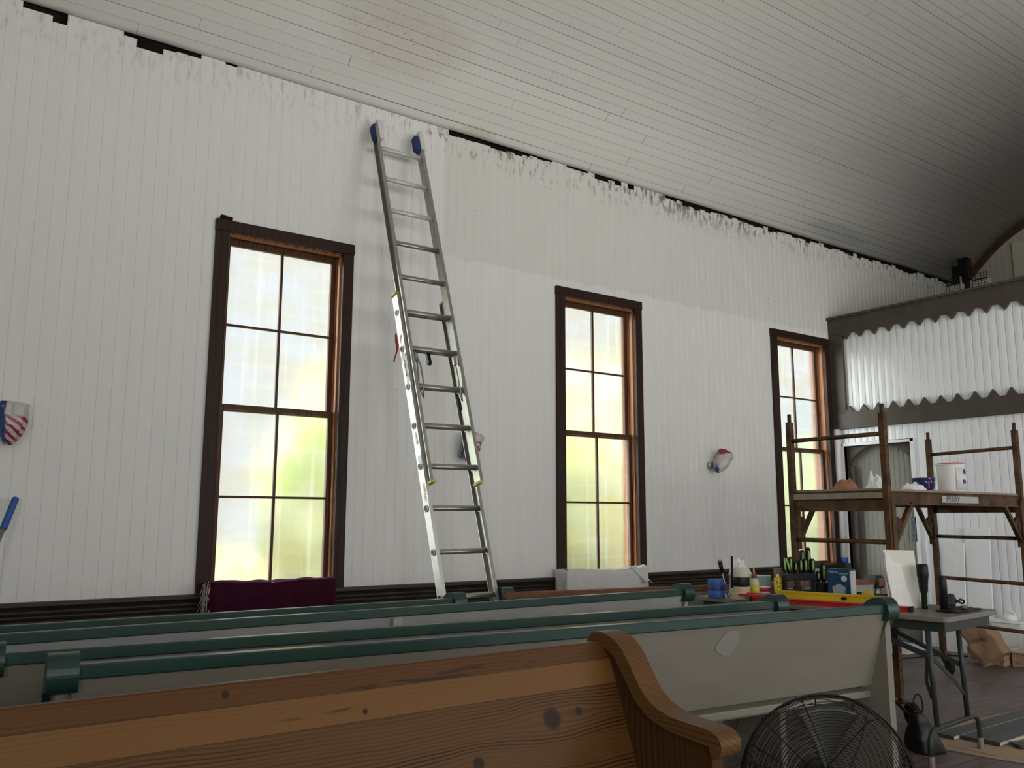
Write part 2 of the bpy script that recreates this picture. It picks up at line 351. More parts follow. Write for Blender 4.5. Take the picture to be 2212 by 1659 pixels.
def pane_mat(name, tint, frost=.35, seed=0):
    m_, nt, b = new_mat(name); nt.nodes.remove(b); g = G(nt); out = nt.nodes['Material Output']; v, x, y, z = g.coords()
    vv = g.comb(g.math('ADD', x, seed), y, z)
    streak = g.noise(g.comb(g.math('MULTIPLY', x, 22), seed, g.math('MULTIPLY', z, .7)), 1, 3)
    horiz = g.noise(g.comb(g.math('MULTIPLY', x, 1.2), seed, g.math('MULTIPLY', z, 22)), 1, 2)
    blotch = g.noise(vv, 3.2, 3)
    dirt = g.math('ADD', g.math('MULTIPLY', g.ramp(streak, .50, .75), .35), g.math('MULTIPLY', g.ramp(horiz, .45, .8), .2), clamp=True)
    cell = g.math('ADD', g.math('GREATER_THAN', x, .549), g.math('MULTIPLY', g.math('FLOOR', g.math('DIVIDE', z, .65)), 2))
    cr = g.white(g.math('ADD', cell, seed * 1.7 + .5)); tint2 = g.mix(g.ramp(cr, .3, .7), tint, (.95, .93, .84))
    tr = N(nt, 'ShaderNodeBsdfTransparent'); nt.links.new(g.mix(g.ramp(blotch, .35, .65), (.93, .95, .95), tint2), tr.inputs[0])
    rf = N(nt, 'ShaderNodeBsdfRefraction'); rf.inputs['Roughness'].default_value = frost; rf.inputs['IOR'].default_value = 1.06
    nt.links.new(g.mix(g.ramp(blotch, .35, .65), (.97, .98, .98), tint2), rf.inputs['Color'])
    bp = N(nt, 'ShaderNodeBump'); bp.inputs['Strength'].default_value = .8; bp.inputs['Distance'].default_value = .004
    nt.links.new(g.noise(vv, 160, 2), bp.inputs['Height']); nt.links.new(bp.outputs[0], rf.inputs['Normal'])
    tl = N(nt, 'ShaderNodeBsdfTranslucent'); tl.inputs[0].default_value = (.93, .94, .92, 1)
    m1 = N(nt, 'ShaderNodeMixShader'); m1.inputs[0].default_value = .6; nt.links.new(tr.outputs[0], m1.inputs[1]); nt.links.new(rf.outputs[0], m1.inputs[2])
    m2 = N(nt, 'ShaderNodeMixShader'); nt.links.new(g.math('ADD', g.math('MULTIPLY', dirt, .22), .03), m2.inputs[0]); nt.links.new(m1.outputs[0], m2.inputs[1]); nt.links.new(tl.outputs[0], m2.inputs[2])
    nt.links.new(m2.outputs[0], out.inputs['Surface'])
    return m_

M = {}
M['wall'] = wall_mat(); M['ceil'] = ceiling_mat(); M['floor'] = floor_mat()
M['part'] = bead_mat('partition_paint_white', (.74, .76, .79), (.80, .82, .85), .27)
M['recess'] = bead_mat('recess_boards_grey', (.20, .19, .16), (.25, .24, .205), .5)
M['endwall'] = bead_mat('gable_boards', (.42, .40, .35), (.47, .45, .40), .6)
M['trimw'] = plain('white_trim_paint', (.74, .75, .76), .35, noise_amt=.03)
M['trimd'] = plain('dark_brown_paint', (.070, .058, .047), .42, noise_amt=.12, nscale=6, bump=.1)
M['wains'] = plain('wainscot_dark', (.026, .018, .014), .38, noise_amt=.25, nscale=5, stretch=(1, 8, 8), bump=.15, bscale=30)
M['casing'] = wood_mat('casing_dark_wood', (.010, .005, .0035), (.034, .017, .011), 2, 18, .8, .45)
M['jamb'] = wood_mat('jamb_stained_wood', (.09, .035, .014), (.34, .15, .07), 2, 30, 1, .33)
M['sash'] = wood_mat('sash_stained_wood', (.035, .013, .006), (.10, .042, .02), 2, 30, 1, .4)
M['lath'] = plain('rough_dark_lath', (.012, .009, .007), .9, noise_amt=.4, nscale=8)
M['brownarch'] = plain('reddish_brown_moulding', (.075, .032, .022), .5, noise_amt=.2, nscale=10)
M['sill'] = plain('sill_dark', (.03, .016, .011), .4, noise_amt=.2)
M['pane1'] = pane_mat('textured_glass', (.86, .93, .74), .33, 0)
M['pane2'] = pane_mat('dusty_glass', (.93, .93, .80), .22, 5)
M['pane3'] = pane_mat('pale_glass', (.90, .95, .92), .25, 9)
M['green'] = plain('green_gloss_paint', (.008, .037, .030), .34, noise_amt=.10, nscale=7, bump=.1, bscale=40)
M['pew_w'] = plain('cream_pew_paint', (.205, .19, .155), .42, noise_amt=.05, nscale=4, bump=.15, bscale=14, stretch=(1, 3, 3))
M['pew_w2'] = plain('worn_white_pew_paint', (.34, .34, .33), .42, noise_amt=.07, nscale=5, bump=.15, bscale=14, stretch=(1, 3, 3))
M['patch'] = plain('whiter_paint_patch', (.232, .228, .205), .4)
M['bare'] = plain('bare_brown_wood', (.16, .07, .04), .55, noise_amt=.3, nscale=12, stretch=(1, 6, 6))
M['steel'] = plain('aluminium', (.36, .355, .32), .38, .85, noise_amt=.10, nscale=25, bump=.1)
M['alum_l'] = plain('aluminium_pale', (.62, .62, .60), .45, .6, noise_amt=.08, nscale=25)
M['splat'] = plain('aluminium_paint_spattered', (.58, .57, .53), .5, .4, noise_amt=.25, nscale=45)
M['black'] = plain('black_plastic', (.010, .010, .011), .42)
M['blackm'] = plain('black_metal', (.012, .011, .010), .35, .5)
M['rubber'] = plain('black_rubber', (.016, .015, .014), .7)
M['rust'] = plain('rusty_yellow_steel', (.075, .039, .016), .55, .3, noise_amt=.65, nscale=9, bump=.2)
M['rustd'] = plain('rusty_dark_tube', (.055, .022, .014), .5, .45, noise_amt=.45, nscale=18)
M['ply'] = plain('dirty_plywood', (.24, .20, .15), .7, noise_amt=.2, nscale=8, stretch=(1, 5, 1))
M['tabletop'] = plain('table_laminate', (.17, .155, .135), .4, noise_amt=.06, nscale=30)
M['tablegrey'] = plain('grey_painted_steel', (.034, .041, .040), .42, .2)
M['beigeplastic'] = plain('beige_plastic_foot', (.16, .13, .10), .6)
M['blue'] = plain('blue_masking_tape', (.02, .09, .35), .55, noise_amt=.1)
M['bluepad'] = plain('blue_mitt_fabric', (.014, .035, .12), .8, noise_amt=.3, nscale=60)
M['tan'] = plain('tan_masking_tape', (.46, .37, .24), .65, noise_amt=.06)
M['cream'] = plain('cream_tape', (.52, .50, .40), .6)
M['white'] = plain('white_plastic', (.72, .72, .70), .45)
M['paper'] = plain('white_foam_sheet', (.68, .68, .66), .8, noise_amt=.05, bump=.25, bscale=120)
M['foam'] = plain('pale_board', (.60, .59, .53), .7)
M['red'] = plain('red_enamel', (.42, .015, .02), .35)
M['yellow'] = plain('yellow_enamel', (.60, .40, .015), .35)
M['lime'] = plain('lime_green_grip', (.25, .42, .10), .5)
M['teal'] = plain('pale_teal_card', (.20, .30, .28), .6)
M['boxblue'] = plain('navy_card', (.014, .055, .12), .45)
M['boxwhite'] = plain('white_card', (.60, .62, .64), .5)
M['ink'] = plain('dark_ink', (.02, .02, .03), .5)
M['navy'] = plain('navy_label', (.02, .03, .12), .5)
M['bladegrey'] = plain('dark_grey_blade', (.07, .07, .068), .35, .5)
M['grey'] = plain('mid_grey', (.18, .18, .18), .5)
M['greyf'] = plain('grey_mask_print', (.30, .34, .38), .6)
M['silver'] = plain('tin_can', (.45, .45, .44), .35, .7, noise_amt=.15)
M['card'] = plain('kraft_cardboard', (.33, .245, .16), .8, noise_amt=.06, nscale=10)
M['bagp'] = plain('brown_paper_bag', (.25, .155, .09), .75, noise_amt=.08, nscale=6, bump=.2, bscale=20)
M['osb'] = plain('strand_board', (.30, .19, .12), .75, noise_amt=.5, nscale=40, bump=.3)
M['slate'] = plain('dark_slate_plank', (.045, .048, .05), .45, noise_amt=.3, nscale=6, stretch=(1, 8, 1))
M['plankedge'] = plain('pale_plank_edge', (.42, .39, .34), .6)
M['velvet'] = plain('maroon_velvet', (.035, .004, .016), .8, noise_amt=.2, nscale=10)
M['velvet'].node_tree.nodes['Principled BSDF'].inputs['Sheen Weight'].default_value = .12
M['velvet'].node_tree.nodes['Principled BSDF'].inputs['Sheen Tint'].default_value = (.7, .1, .35, 1)
M['fringe'] = plain('cream_fringe', (.45, .42, .36), .9)
M['linen'] = plain('white_cloth', (.60, .59, .58), .85, noise_amt=.05, bump=.15, bscale=40)
M['orange'] = plain('orange_leather', (.32, .13, .06), .7, noise_amt=.2)
M['glue'] = plain('translucent_bottle', (.50, .47, .36), .4)
M['gluelab'] = plain('yellow_label', (.52, .46, .05), .5)
M['capb'] = plain('reddish_cap', (.16, .05, .03), .5)
M['leather'] = plain('black_leather', (.012, .011, .011), .38, bump=.4, bscale=15)
M['tin'] = plain('pressed_tin_plaque', (.09, .10, .13), .4, .5)
M['yellowtip'] = plain('yellow_end_cap', (.55, .42, .10), .5)
for _k, _sp in (('casing', .18), ('black', .2), ('blackm', .25), ('rubber', .15), ('trimd', .2), ('wains', .25), ('leather', .25), ('tablegrey', .25), ('velvet', .1), ('lath', .1), ('sill', .3), ('rust', .25), ('rustd', .25),
                ('pew_w', .3), ('pew_w2', .35), ('recess', .15), ('slate', .3), ('tabletop', .3), ('floor', .35), ('bare', .2), ('bladegrey', .2), ('boxblue', .25)):
    M[_k].node_tree.nodes['Principled BSDF'].inputs['Specular IOR Level'].default_value = _sp
def bag_mat(name, rot, stripes=True, seed=0., white=.75):
    m_, nt, b = new_mat(name); g = G(nt); v, x, y, z = g.coords()
    nz = g.noise(v, 9, 3)
    q = g.math('ADD', g.math('ADD', g.math('MULTIPLY', z, math.cos(rot)), g.math('MULTIPLY', x, math.sin(rot))), g.math('MULTIPLY', nz, .05))
    st = g.math('GREATER_THAN', g.math('SINE', g.math('MULTIPLY', q, 150)), .15)
    low = g.ramp(g.math('ADD', z, g.math('MULTIPLY', nz, .05)), .20 if stripes else .02, .17 if stripes else 0)
    c = g.mix(g.math('MULTIPLY', st, low), (.60, .57, .55), (.38, .02, .05))
    bl = g.ramp(g.math('ADD', x, g.math('MULTIPLY', g.math('SUBTRACT', nz, .5), .10)), -.030, -.045)
    if not stripes: c = g.mix(g.ramp(g.math('ADD', z, g.math('MULTIPLY', nz, .05)), .198, .206), c, (.30, .03, .05))
    c = g.mix(bl, c, (.02, .07, .26))
    nt.links.new(c, b.inputs['Base Color']); b.inputs['Roughness'].default_value = .3
    b.inputs['Transmission Weight'].default_value = .15
    bp = N(nt, 'ShaderNodeBump'); bp.inputs['Strength'].default_value = .5; bp.inputs['Distance'].default_value = .01
    nt.links.new(g.noise(v, 30, 3), bp.inputs['Height']); nt.links.new(bp.outputs[0], b.inputs['Normal'])
    return m_
def clear_mat(name, col=(.85, .88, .9), alpha=.45):
    m_, nt, b = new_mat(name); b.inputs['Base Color'].default_value = (*col, 1); b.inputs['Alpha'].default_value = alpha; b.inputs['Roughness'].default_value = .15
    return m_
M['clear'] = clear_mat('clear_plastic'); M['film'] = clear_mat('plastic_film', (.85, .86, .86), .75)
M['film'].node_tree.nodes['Principled BSDF'].inputs['Roughness'].default_value = .25
M['pale_blue_film'] = clear_mat('pale_blue_film', (.45, .62, .70), .7)

# ------------------------------------------------------------------ room shell
X0, XP, XE, YL, ZC = -4.6, 9.14, 12.4, 6.17, 4.743
def profile():
    pts = [(YL, ZC, 0.)]; s = 0; y, z = YL, ZC; ds = .0875 / 2
    while y > 1.385:
        a = R(42) if s < .50 else (R(42 - 18 * (s - .50) / .55) if s < 1.05 else R(24) * max(0, 1 - (s - 1.05) / 1.75))
        y -= ds * math.cos(a); z += ds * math.sin(a); s += ds; pts.append((y, z, s))
    full = list(pts); yc = pts[-1][0]; sc = pts[-1][2]
    for (yy, zz, ss) in reversed(pts[:-1]): full.append((2 * yc - yy, zz, 2 * sc - ss))
    return full
PR = profile(); YR = PR[-1][0]
YS = YR
me = bpy.data.meshes.new('ceiling'); V = []; F = []
for (y, z, s) in PR: V += [(X0, y, z), (XE, y, z)]
for i in range(len(PR) - 1): F.append((2 * i, 2 * i + 1, 2 * i + 3, 2 * i + 2))
me.from_pydata(V, [], F); uvl = me.uv_layers.new(name='UVMap')
for p in me.polygons:
    p.use_smooth = True
    for li in p.loop_indices:
        vi = me.loops[li].vertex_index; uvl.data[li].uv = (V[vi][0], PR[vi // 2][2])
me.materials.append(M['ceil']); ceiling = bpy.data.objects.new('ceiling', me); COL.objects.link(ceiling); struct(ceiling)
q = ceiling.modifiers.new('solid', 'SOLIDIFY'); q.thickness = .03; q.offset = -1 if me.polygons[0].normal.z < 0 else 1
roof = MB(); _hi = [(y, z + .35 + .25 * math.exp(-((y - 1.385) / 3) ** 2)) for (y, z, s) in PR[::4]]
_hi = [(YL + .7, ZC + .0)] + _hi + [(YR - .7, ZC + .0)]
for _a, _b in zip(_hi[:-1], _hi[1:]): roof.prism([_a, _b, (_b[0], _b[1] + .08), (_a[0], _a[1] + .08)], X0 - .3, XE + .4)
struct(roof.build('roof', M['lath']))
fl = MB(); fl.box(X0, XE, YS, YL + .2, -.05, 0); struct(fl.build('floor', M['floor']))

def board(mb, a0, a1, z0, z1, face, out, axis='x', dp=.0032, bow=.0004):
    """one beaded board: a0..a1 along the wall, its face at `face`, pointing towards `out` (-1 or +1)"""
    w = a1 - a0
    prof = [(0, -dp), (.0014, -dp * .9), (.0045, -dp * .15), (.009, 0), (w * .5, bow), (w - .009, 0), (w - .0045, -dp * .15), (w - .0014, -dp * .9), (w, -dp)]
    V = []
    for z in (z0, z1):
        for (a, d) in prof:
            f = face + out * d
            V.append((a0 + a, f, z) if axis == 'x' else (f, a0 + a, z))
    k = len(prof); mb.add(V, [(i, i + 1, k + i + 1, k + i) for i in range(k - 1)], False)
    V2 = []
    for z in (z1,):
        for (a, d) in (prof[0], prof[-1]):
            f = face + out * d; fb = face - out * .02
            V2 += [(a0 + a, f, z) if axis == 'x' else (f, a0 + a, z), (a0 + a, fb, z) if axis == 'x' else (fb, a0 + a, z)]
    mb.add(V2, [(0, 1, 3, 2)])
tops = [(.40, .50, 4.70), (.50, .585, 4.66), (1.0, 1.09, 4.715), (1.09, 1.28, 4.655), (1.28, 1.37, 4.70), (1.37, 1.48, 4.71), (1.74, 1.83, 4.728)]
rw = random.Random(3)
def top_z(x):
    for a, b_, z in tops:
        if a <= x < b_: return z
    if 3.62 < x < 4.85: return 4.700 + rw.uniform(-.010, .010) + .02 * (x > 4.5)
    if 4.85 < x < 6.3: return 4.725 + rw.choice([-.03, 0, .02, .02])
    if 6.3 < x < 7.9: return 4.708 + rw.uniform(-.03, .02)
    if x >= 7.9: return 4.715 + rw.uniform(-.035, .02)
    return 4.76
wl = MB(); x = X0 - (X0 % BW)
while x < XE:
    c = x + BW / 2; hole = None
    for wx in WX:
        if x + BW > wx + .098 and x < wx + .99: hole = wx
    t = top_z(c)
    if hole is None: board(wl, x, x + BW, .0, t, YL, -1)
    else: board(wl, x, x + BW, .0, .80, YL, -1); board(wl, x, x + BW, 3.42, t, YL, -1)
    x += BW
struct(wl.build('wall_left', M['wall']))
bk = MB(); segs = [X0] + [e for wx in WX for e in (wx + .06, wx + 1.03)] + [XE]
for i in range(0, len(segs), 2): bk.box(segs[i], segs[i + 1], YL + .03, YL + .17, 0, 4.95)
for wx in WX: bk.box(wx + .06, wx + 1.03, YL + .03, YL + .17, 0, .80); bk.box(wx + .06, wx + 1.03, YL + .03, YL + .17, 3.43, 4.95)
struct(bk.build('wall_left_sheathing', M['lath']))
ws = MB(); pr = [(6.175, 0)]
z = .0
while z < .775:
    pr += [(6.130, z), (6.127, z + .006), (6.125, z + .015), (6.127, z + .024), (6.134, z + .029)]; z += .031
pr += [(6.130, .785), (6.112, .79), (6.106, .80), (6.108, .818), (6.118, .823), (6.175, .824)]
ws.prism(pr, X0, XP); struct(ws.build('trim_2', M['wains']))

# opposite wall, back wall, gable end
wr = MB(); xs = [X0] + [e for sx_ in SX for e in (sx_, sx_ + 1.2)] + [XE]
for i in range(0, len(xs), 2): wr.box(xs[i], xs[i + 1], YS - .15, YS, 0, 4.8)
for sx_ in SX: wr.box(sx_, sx_ + 1.2, YS - .15, YS, 0, .85); wr.box(sx_, sx_ + 1.2, YS - .15, YS, 3.45, 4.8)
struct(wr.build('wall_right', M['wall']))
wb = MB(); wb.box(X0 - .1, X0, YS - .2, YL + .2, 0, 7); struct(wb.build('wall_back', M['wall']))
we = MB(); y = YS
we.box(XE + .02, XE + .1, YS - .2, YL + .2, 0, 7.0)
while y < YL: board(we, y, y + .085, 3.6, 6.0, XE, -1, 'y'); y += .085
struct(we.build('wall_gable', M['endwall']))
ar = MB(); top = [(y, z) for (y, z, s) in PR if s > .12 and y > 3.0]; low = []
for i, (y, z) in enumerate(top):
    j = min(i + 1, len(top) - 1); k = max(i - 1, 0); d = Vector((top[j][0] - top[k][0], top[j][1] - top[k][1])).normalized()
    low.append((y - (-d.y) * -.09 if False else y + d.y * -.085, z + d.x * .085))
for i in range(len(top) - 1):
    ar.prism([top[i], top[i + 1], low[i + 1], low[i]], XE - .05, XE)
struct(ar.build('trim_3', M['brownarch']))

# partition with the recessed doorway
DY0, DY1, DZ = 5.235, 6.075, 2.195
pt = MB(); y = YL - .085
while y > YS - .05:
    if y < DY0 < y + .085: board(pt, y, DY0, 0, DZ + .02, XP, -1, 'y', .009, .003)
    if y < DY1 < y + .085: board(pt, DY1, y + .085, 0, DZ + .02, XP, -1, 'y', .009, .003)
    if y + .085 > DY0 - .0 and y < DY1: board(pt, y, y + .085, DZ + .02, 3.72, XP, -1, 'y', .009, .003)
    else: board(pt, y, y + .085, 0, 3.72, XP, -1, 'y', .009, .003)
    y -= .085
pt.box(XP + .015, XP + .06, DY1, YL, 0, 3.72); pt.box(XP + .015, XP + .06, YS, DY0, 0, 3.72); pt.box(XP + .015, XP + .06, DY0, DY1, DZ, 3.72)
struct(pt.build('wall_partition', M['part']))
dc = MB(); dc.box(XP - .018, XP + .02, DY0 - .045, DY0, 0, DZ + .035); dc.box(XP - .018, XP + .02, DY1, DY1 + .045, 0, DZ + .035); dc.box(XP - .018, XP + .02, DY0 - .045, DY1 + .045, DZ, DZ + .035)
d1 = dc.build('door_1', M['trimw'], bevel=.003); struct(d1)
rc = MB()
rc.box(XP + .012, XP + .20, DY0 - .02, DY0, 0, DZ); rc.box(XP + .012, XP + .20, DY1, DY1 + .02, 0, DZ); rc.box(XP + .012, XP + .20, DY0, DY1, DZ, DZ + .02)
ac, arad = (5.655, 1.70), .495; arc = [(ac[0] + arad * math.cos(t), ac[1] + arad * math.sin(t)) for t in [PI * i / 32 for i in range(33)]]
def clampy(p): return (min(DY1, max(DY0, p[0])), p[1])
arcc = [p for p in arc if DY0 <= p[0] <= DY1]
a_r = [(DY0, arc[0][1] + math.sqrt(arad ** 2 - (DY0 - ac[0]) ** 2))]; a_l = [(DY1, ac[1] + math.sqrt(arad ** 2 - (DY1 - ac[0]) ** 2))]
seq = a_l + arcc + a_r if arcc[0][0] > arcc[-1][0] else a_l + arcc[::-1] + a_r
for i in range(len(seq) - 1):
    p, q2 = seq[i], seq[i + 1]; rc.prism([p, q2, (q2[0], DZ), (p[0], DZ)], XP + .06, XP + .08)
rc.box(XP + .06, XP + .08, DY1 - .09, DY1, 0, seq[0][1])
o = rc.build('recess_surround', M['trimd'], d1)
rb = MB(); y = DY0 - .02
while y < DY1 + .02: board(rb, y, y + .062, 0, DZ, XP + .14, -1, 'y'); y += .062
rb.build('recess_boards', M['recess'], d1)
# dark saw-toothed frame
fr = MB(); fx0, fx1 = XP - .045, XP - .009
def teeth(first, zb, zt, pitch, ylo, half):
    pts = []; t = first
    while t > ylo:
        pts += [(t + half, zb), (t, zt), (t - half, zb)]; t -= pitch
    return pts
up = teeth(5.935, 3.552, 3.478, .1835, YS + .2, .058)
fr.prism([(YL, 3.745)] + [(YL, 3.552)] + up + [(YS, 3.552), (YS, 3.745)], fx0, fx1)
lo = teeth(5.937, 2.593, 2.674, .1835, YS + .2, .058)
fr.prism([(YL, 2.398), (YL, 2.593)] + lo + [(YS, 2.593), (YS, 2.398)], fx0, fx1)
fr.box(fx0 + .002, fx1, 5.985, YL, 2.594, 3.551)
struct(fr.build('trim_1', M['trimd'], bevel=.003, segs=1))
lg = MB(); lg.box(XP - .075, XP + .10, YS, YL, 3.745, 3.775); lg.box(XP - .055, XP - .0, YS, YL, 3.725, 3.745)
struct(lg.build('trim_4', M['trimd'], bevel=.004))
cs = MB(); cs.cyl((XP - .045, YL - .048, .885), (XP - .045, YL - .048, 2.40), .042, n=20); c_ = cs.build('trim_5', M['trimw']); struct(c_)
cs = MB(); cs.cyl((XP - .045, YL - .048, .83), (XP - .045, YL - .048, .895), .046, .044, n=20); cs.build('tape_band', M['blue'], c_)
cs = MB(); cs.box(XP - .06, XP - .008, YL - .115, YL, .0, .83); struct(cs.build('trim_6', M['trimd']))
lf = MB(); lf.box(XP + .06, XE, YS, YL, 3.62, 3.70); struct(lf.build('loft_floor', M['lath']))

# ------------------------------------------------------------------ windows in view
def window(n, wx, pane):
    root = empty('window_%d' % n, (wx, YL, .82)); struct(root)
    def P(name, mb, mat, par=None, bevel=.003):
        par_off = root
        for_ = mb.build(name, mat, par or root, bevel=0)
        off = Vector(root.location)
        me_ = for_.data
        for v in me_.vertices: v.co -= off
        if bevel:
            q = for_.modifiers.new('bevel', 'BEVEL'); q.width = bevel; q.segments = 2
        return for_
    i0, i1, zh = wx + .0975, wx + 1.0, 3.415; ow = wx + 1.088
    P('side_casing', MB().box(wx, i0, YL - .030, YL + .004, .815, 3.42), M['casing'])
    P('side_casing', MB().box(i1, ow, YL - .030, YL + .004, .815, 3.42), M['casing'])
    P('head_casing', MB().box(wx - .004, ow + .004, YL - .034, YL + .004, 3.42, 3.506), M['casing'])
    j = MB(); j.box(i0 - .03, i0, YL, YL + .20, .80, 3.44); j.box(i1, i1 + .03, YL, YL + .20, .80, 3.44); j.box(i0 - .03, i1 + .03, YL, YL + .20, zh, zh + .03)
    j.box(i0, i0 + .014, YL + .012, YL + .046, .83, zh); j.box(i1 - .014, i1, YL + .012, YL + .046, .83, zh); j.box(i0, i1, YL + .012, YL + .046, zh - .014, zh)
    j.box(i1 - .010, i1, YL + .086, YL + .098, .83, zh); j.box(i0, i0 + .010, YL + .086, YL + .098, .83, zh)
    P('jamb', j, M['jamb'], bevel=.002)
    P('window_sill', MB().box(wx + .01, ow - .01, YL - .05, YL + .22, .795, .832), M['sill'], bevel=.006)
    for up_ in (True, False):
        y0 = YL + (.098 if up_ else .052); y1 = y0 + .034
        z0, z1 = (2.112, zh - .004) if up_ else (.832, 2.156)
        s = MB(); st = .046; rt = .052 if up_ else .036; rb_ = .036 if up_ else .026
        a, b_ = i0 + .002, i1 - .002
        s.box(a, a + st, y0, y1, z0, z1); s.box(b_ - st, b_, y0, y1, z0, z1); s.box(a + st, b_ - st, y0, y1, z1 - rt, z1); s.box(a + st, b_ - st, y0, y1, z0, z0 + rb_)
        mx = (a + b_) / 2; mz = (z0 + rb_ + z1 - rt) / 2
        s.box(mx - .010, mx + .010, y0 + .004, y1 - .004, z0 + rb_, z1 - rt); s.box(a + st, mx - .010, y0 + .005, y1 - .005, mz - .0085, mz + .0085); s.box(mx + .010, b_ - st, y0 + .005, y1 - .005, mz - .0085, mz + .0085)
        sash = P('upper_sash' if up_ else 'lower_sash', s, M['sash'], bevel=.002)
        P('glass', MB().box(a + st - .004, b_ - st + .004, y0 + .016, y0 + .0185, z0 + rb_ - .004, z1 - rt + .004), pane, par=sash, bevel=0)
    return root
window(1, WX[0], M['pane1']); window(2, WX[1], M['pane2']); window(3, WX[2], M['pane3'])

# ------------------------------------------------------------------ outside the windows
M['grass'] = plain('sunlit_grass', (.24, .245, .15), .9, noise_amt=.2, nscale=3)
M['leafy'] = plain('leafy_green', (.20, .215, .11), .9, noise_amt=.3, nscale=1.3)
M['cream_wall'] = plain('cream_clapboard', (.33, .31, .24), .7, noise_amt=.06, nscale=3)
struct(MB().box(-30, 60, YL + .4, 60, -.7, -.6).build('ground_outside', M['grass']))
def bush(loc, rx, ry, rz, label, group=None):
    s = MB(); n1, n2 = 40, 24
    def fn(u, v):
        t, p_ = 2 * PI * u, PI * (v - .5); d = Vector((math.cos(p_) * math.cos(t), math.cos(p_) * math.sin(t), math.sin(p_)))
        k = 1 + .22 * noise.noise(d * 2.2 + Vector(loc)) + .12 * noise.noise(d * 7 + Vector(loc)); return (d.x * rx * k, d.y * ry * k, d.z * rz * k)
    s.grid(fn, n1, n2); o = s.build('tree', M['leafy']); o.location = loc
    tag(o, label, 'tree', group); return o
bush((7.3, 14.5, 1.9), 2.2, 1.8, 2.7, 'yellow-green tree blurred through the textured glass of the left window')
bush((12.6, 15.0, 1.0), 1.3, 1.2, 1.9, 'yellow-green tree blurred through the glass of the middle window')
bush((26.5, 19, 1.5), 3.2, 2.5, 2.6, 'pale green tree blurred through the glass of the far window')

# ------------------------------------------------------------------ pews
SCROLL = [(-.03, -.112), (-.047, -.095), (-.053, -.062), (-.043, -.028), (-.018, -.004), (.018, 0), (.058, -.008), (.10, -.028), (.137, -.068), (.168, -.115), (.20, -.158), (.245, -.190), (.30, -.207), (.37, -.214), (.44, -.216), (.475, -.224), (.494, -.244), (.494, -.272), (.478, -.290), (.458, -.292)]
INNER = [(.448, -.262), (.38, -.256), (.30, -.250), (.23, -.232), (.175, -.198), (.14, -.155), (.108, -.108), (.078, -.070), (.045, -.050), (.012, -.045), (-.008, -.060), (-.012, -.10)]
def chaikin(p, n=1):
    for _ in range(n):
        q = [p[0]]
        for a, b_ in zip(p[:-1], p[1:]): q += [(a[0] * .75 + b_[0] * .25, a[1] * .75 + b_[1] * .25), (a[0] * .25 + b_[0] * .75, a[1] * .25 + b_[1] * .75)]
        p = q + [p[-1]]
    return p
INNER_G = INNER[:6] + [(.112, -.128), (.085, -.120), (.05, -.116), (.012, -.114), (-.022, -.113)]
def pew(name, label, A, B, zr, mats, group, face=1, over=.035, depth=.92, brace=None, capw=.085, wear=None):
    """A,B: outer ends of the two caps on the line of the back's top edge; the seat lies on the +y side (face=1) or the -y side (-1)"""
    A = Vector((A[0], A[1], 0)); B = Vector((B[0], B[1], 0)); d = B - A; L = d.length; rz = math.atan2(d.y, d.x)
    root = empty(name, A, rz, label, 'pew', group); ztop = zr + over
    def pt(p): return (p[0] * depth * face, ztop + p[1])
    out = chaikin([pt(p) for p in SCROLL], 2); inn = chaikin([pt(p) for p in (INNER_G if face > 0 else INNER)], 2)
    for k, (c0, c1, p0, p1) in enumerate(((0, capw, .022, capw - .02), (L - capw, L, L - capw + .02, L - .022))):
        pn = MB(); poly = [pt((-.004, -.06))] + [(a, z - .0) for a, z in inn[::-1]] + [pt((.445, -.27)), (.445 * depth * face, 0), (-.004 * face, 0)]
        pn.prism(poly, p0, p1); e = pn.build('end_panel', mats['body'], root, bevel=.004)
        if mats.get('panel'): e.data.materials[0] = mats['panel']
        cp = MB(); cp.prism(out + inn, c0, c1); c_ = cp.build('arm_cap', mats['cap'], e, bevel=.012, segs=3)
        if mats.get('capend'): MB().box(c0 + .012, c1 - .012, face * -.052 * depth - .004, face * -.052 * depth + .004, ztop - .09, ztop - .025).build('worn_cap_end', mats['capend'], c_, bevel=.002)
    x0, x1 = capw - .025, L - capw + .025
    f = face
    def Y(a, b_): return (min(a * f, b_ * f), max(a * f, b_ * f))
    if mats.get('rail'):
        y0, y1 = Y(-.024, .022); MB().box(capw - .01, L - capw + .01, y0, y1, zr - .043, zr).build('top_rail', mats['rail'], root, bevel=.005)
        zt = zr - .043; bk_ = MB(); bk_.prism([(-.012 * f, zt + .002), (.010 * f, zt + .002), (.122 * f, .512), (.10 * f, .512)], x0, x1)
        bk_.build('backrest', mats['body'], root, bevel=.003)
    else:
        zt = zr; bk_ = MB(); bk_.prism([(-.002 * f, zt), (.024 * f, zt), (.215 * f, .44), (.19 * f, .44)], x0 - .02, x1 + .02)
        o_ = bk_.build('backrest', mats['back'], root, bevel=.004)
    y0, y1 = Y(.105, .43); MB().box(x0, x1, y0, y1, .452, .487).build('seat', mats['body'], root, bevel=.006)
    y0, y1 = Y(.40, .42); MB().box(x0, x1, y0, y1, .36, .452).build('seat_apron', mats['body'], root, bevel=.003)
    for bx in (brace or []):
        s = MB(); s.box(bx - .026, bx + .026, -.03 if f > 0 else .0, .012, zr - .20, zr - .05); s.build('centre_brace', mats['body'], root, bevel=.003)
    return root
gm = dict(body=M['pew_w'], cap=M['green'], rail=M['green'])
gm2 = dict(body=M['pew_w2'], cap=M['green'], rail=M['green'])
G1 = 'green-railed white pews by the wall'
p4 = pew('church_pew', 'cream pew with green top rail directly behind the natural wood pew', (.385, 2.885), (4.155, 2.54), .92, gm, G1)
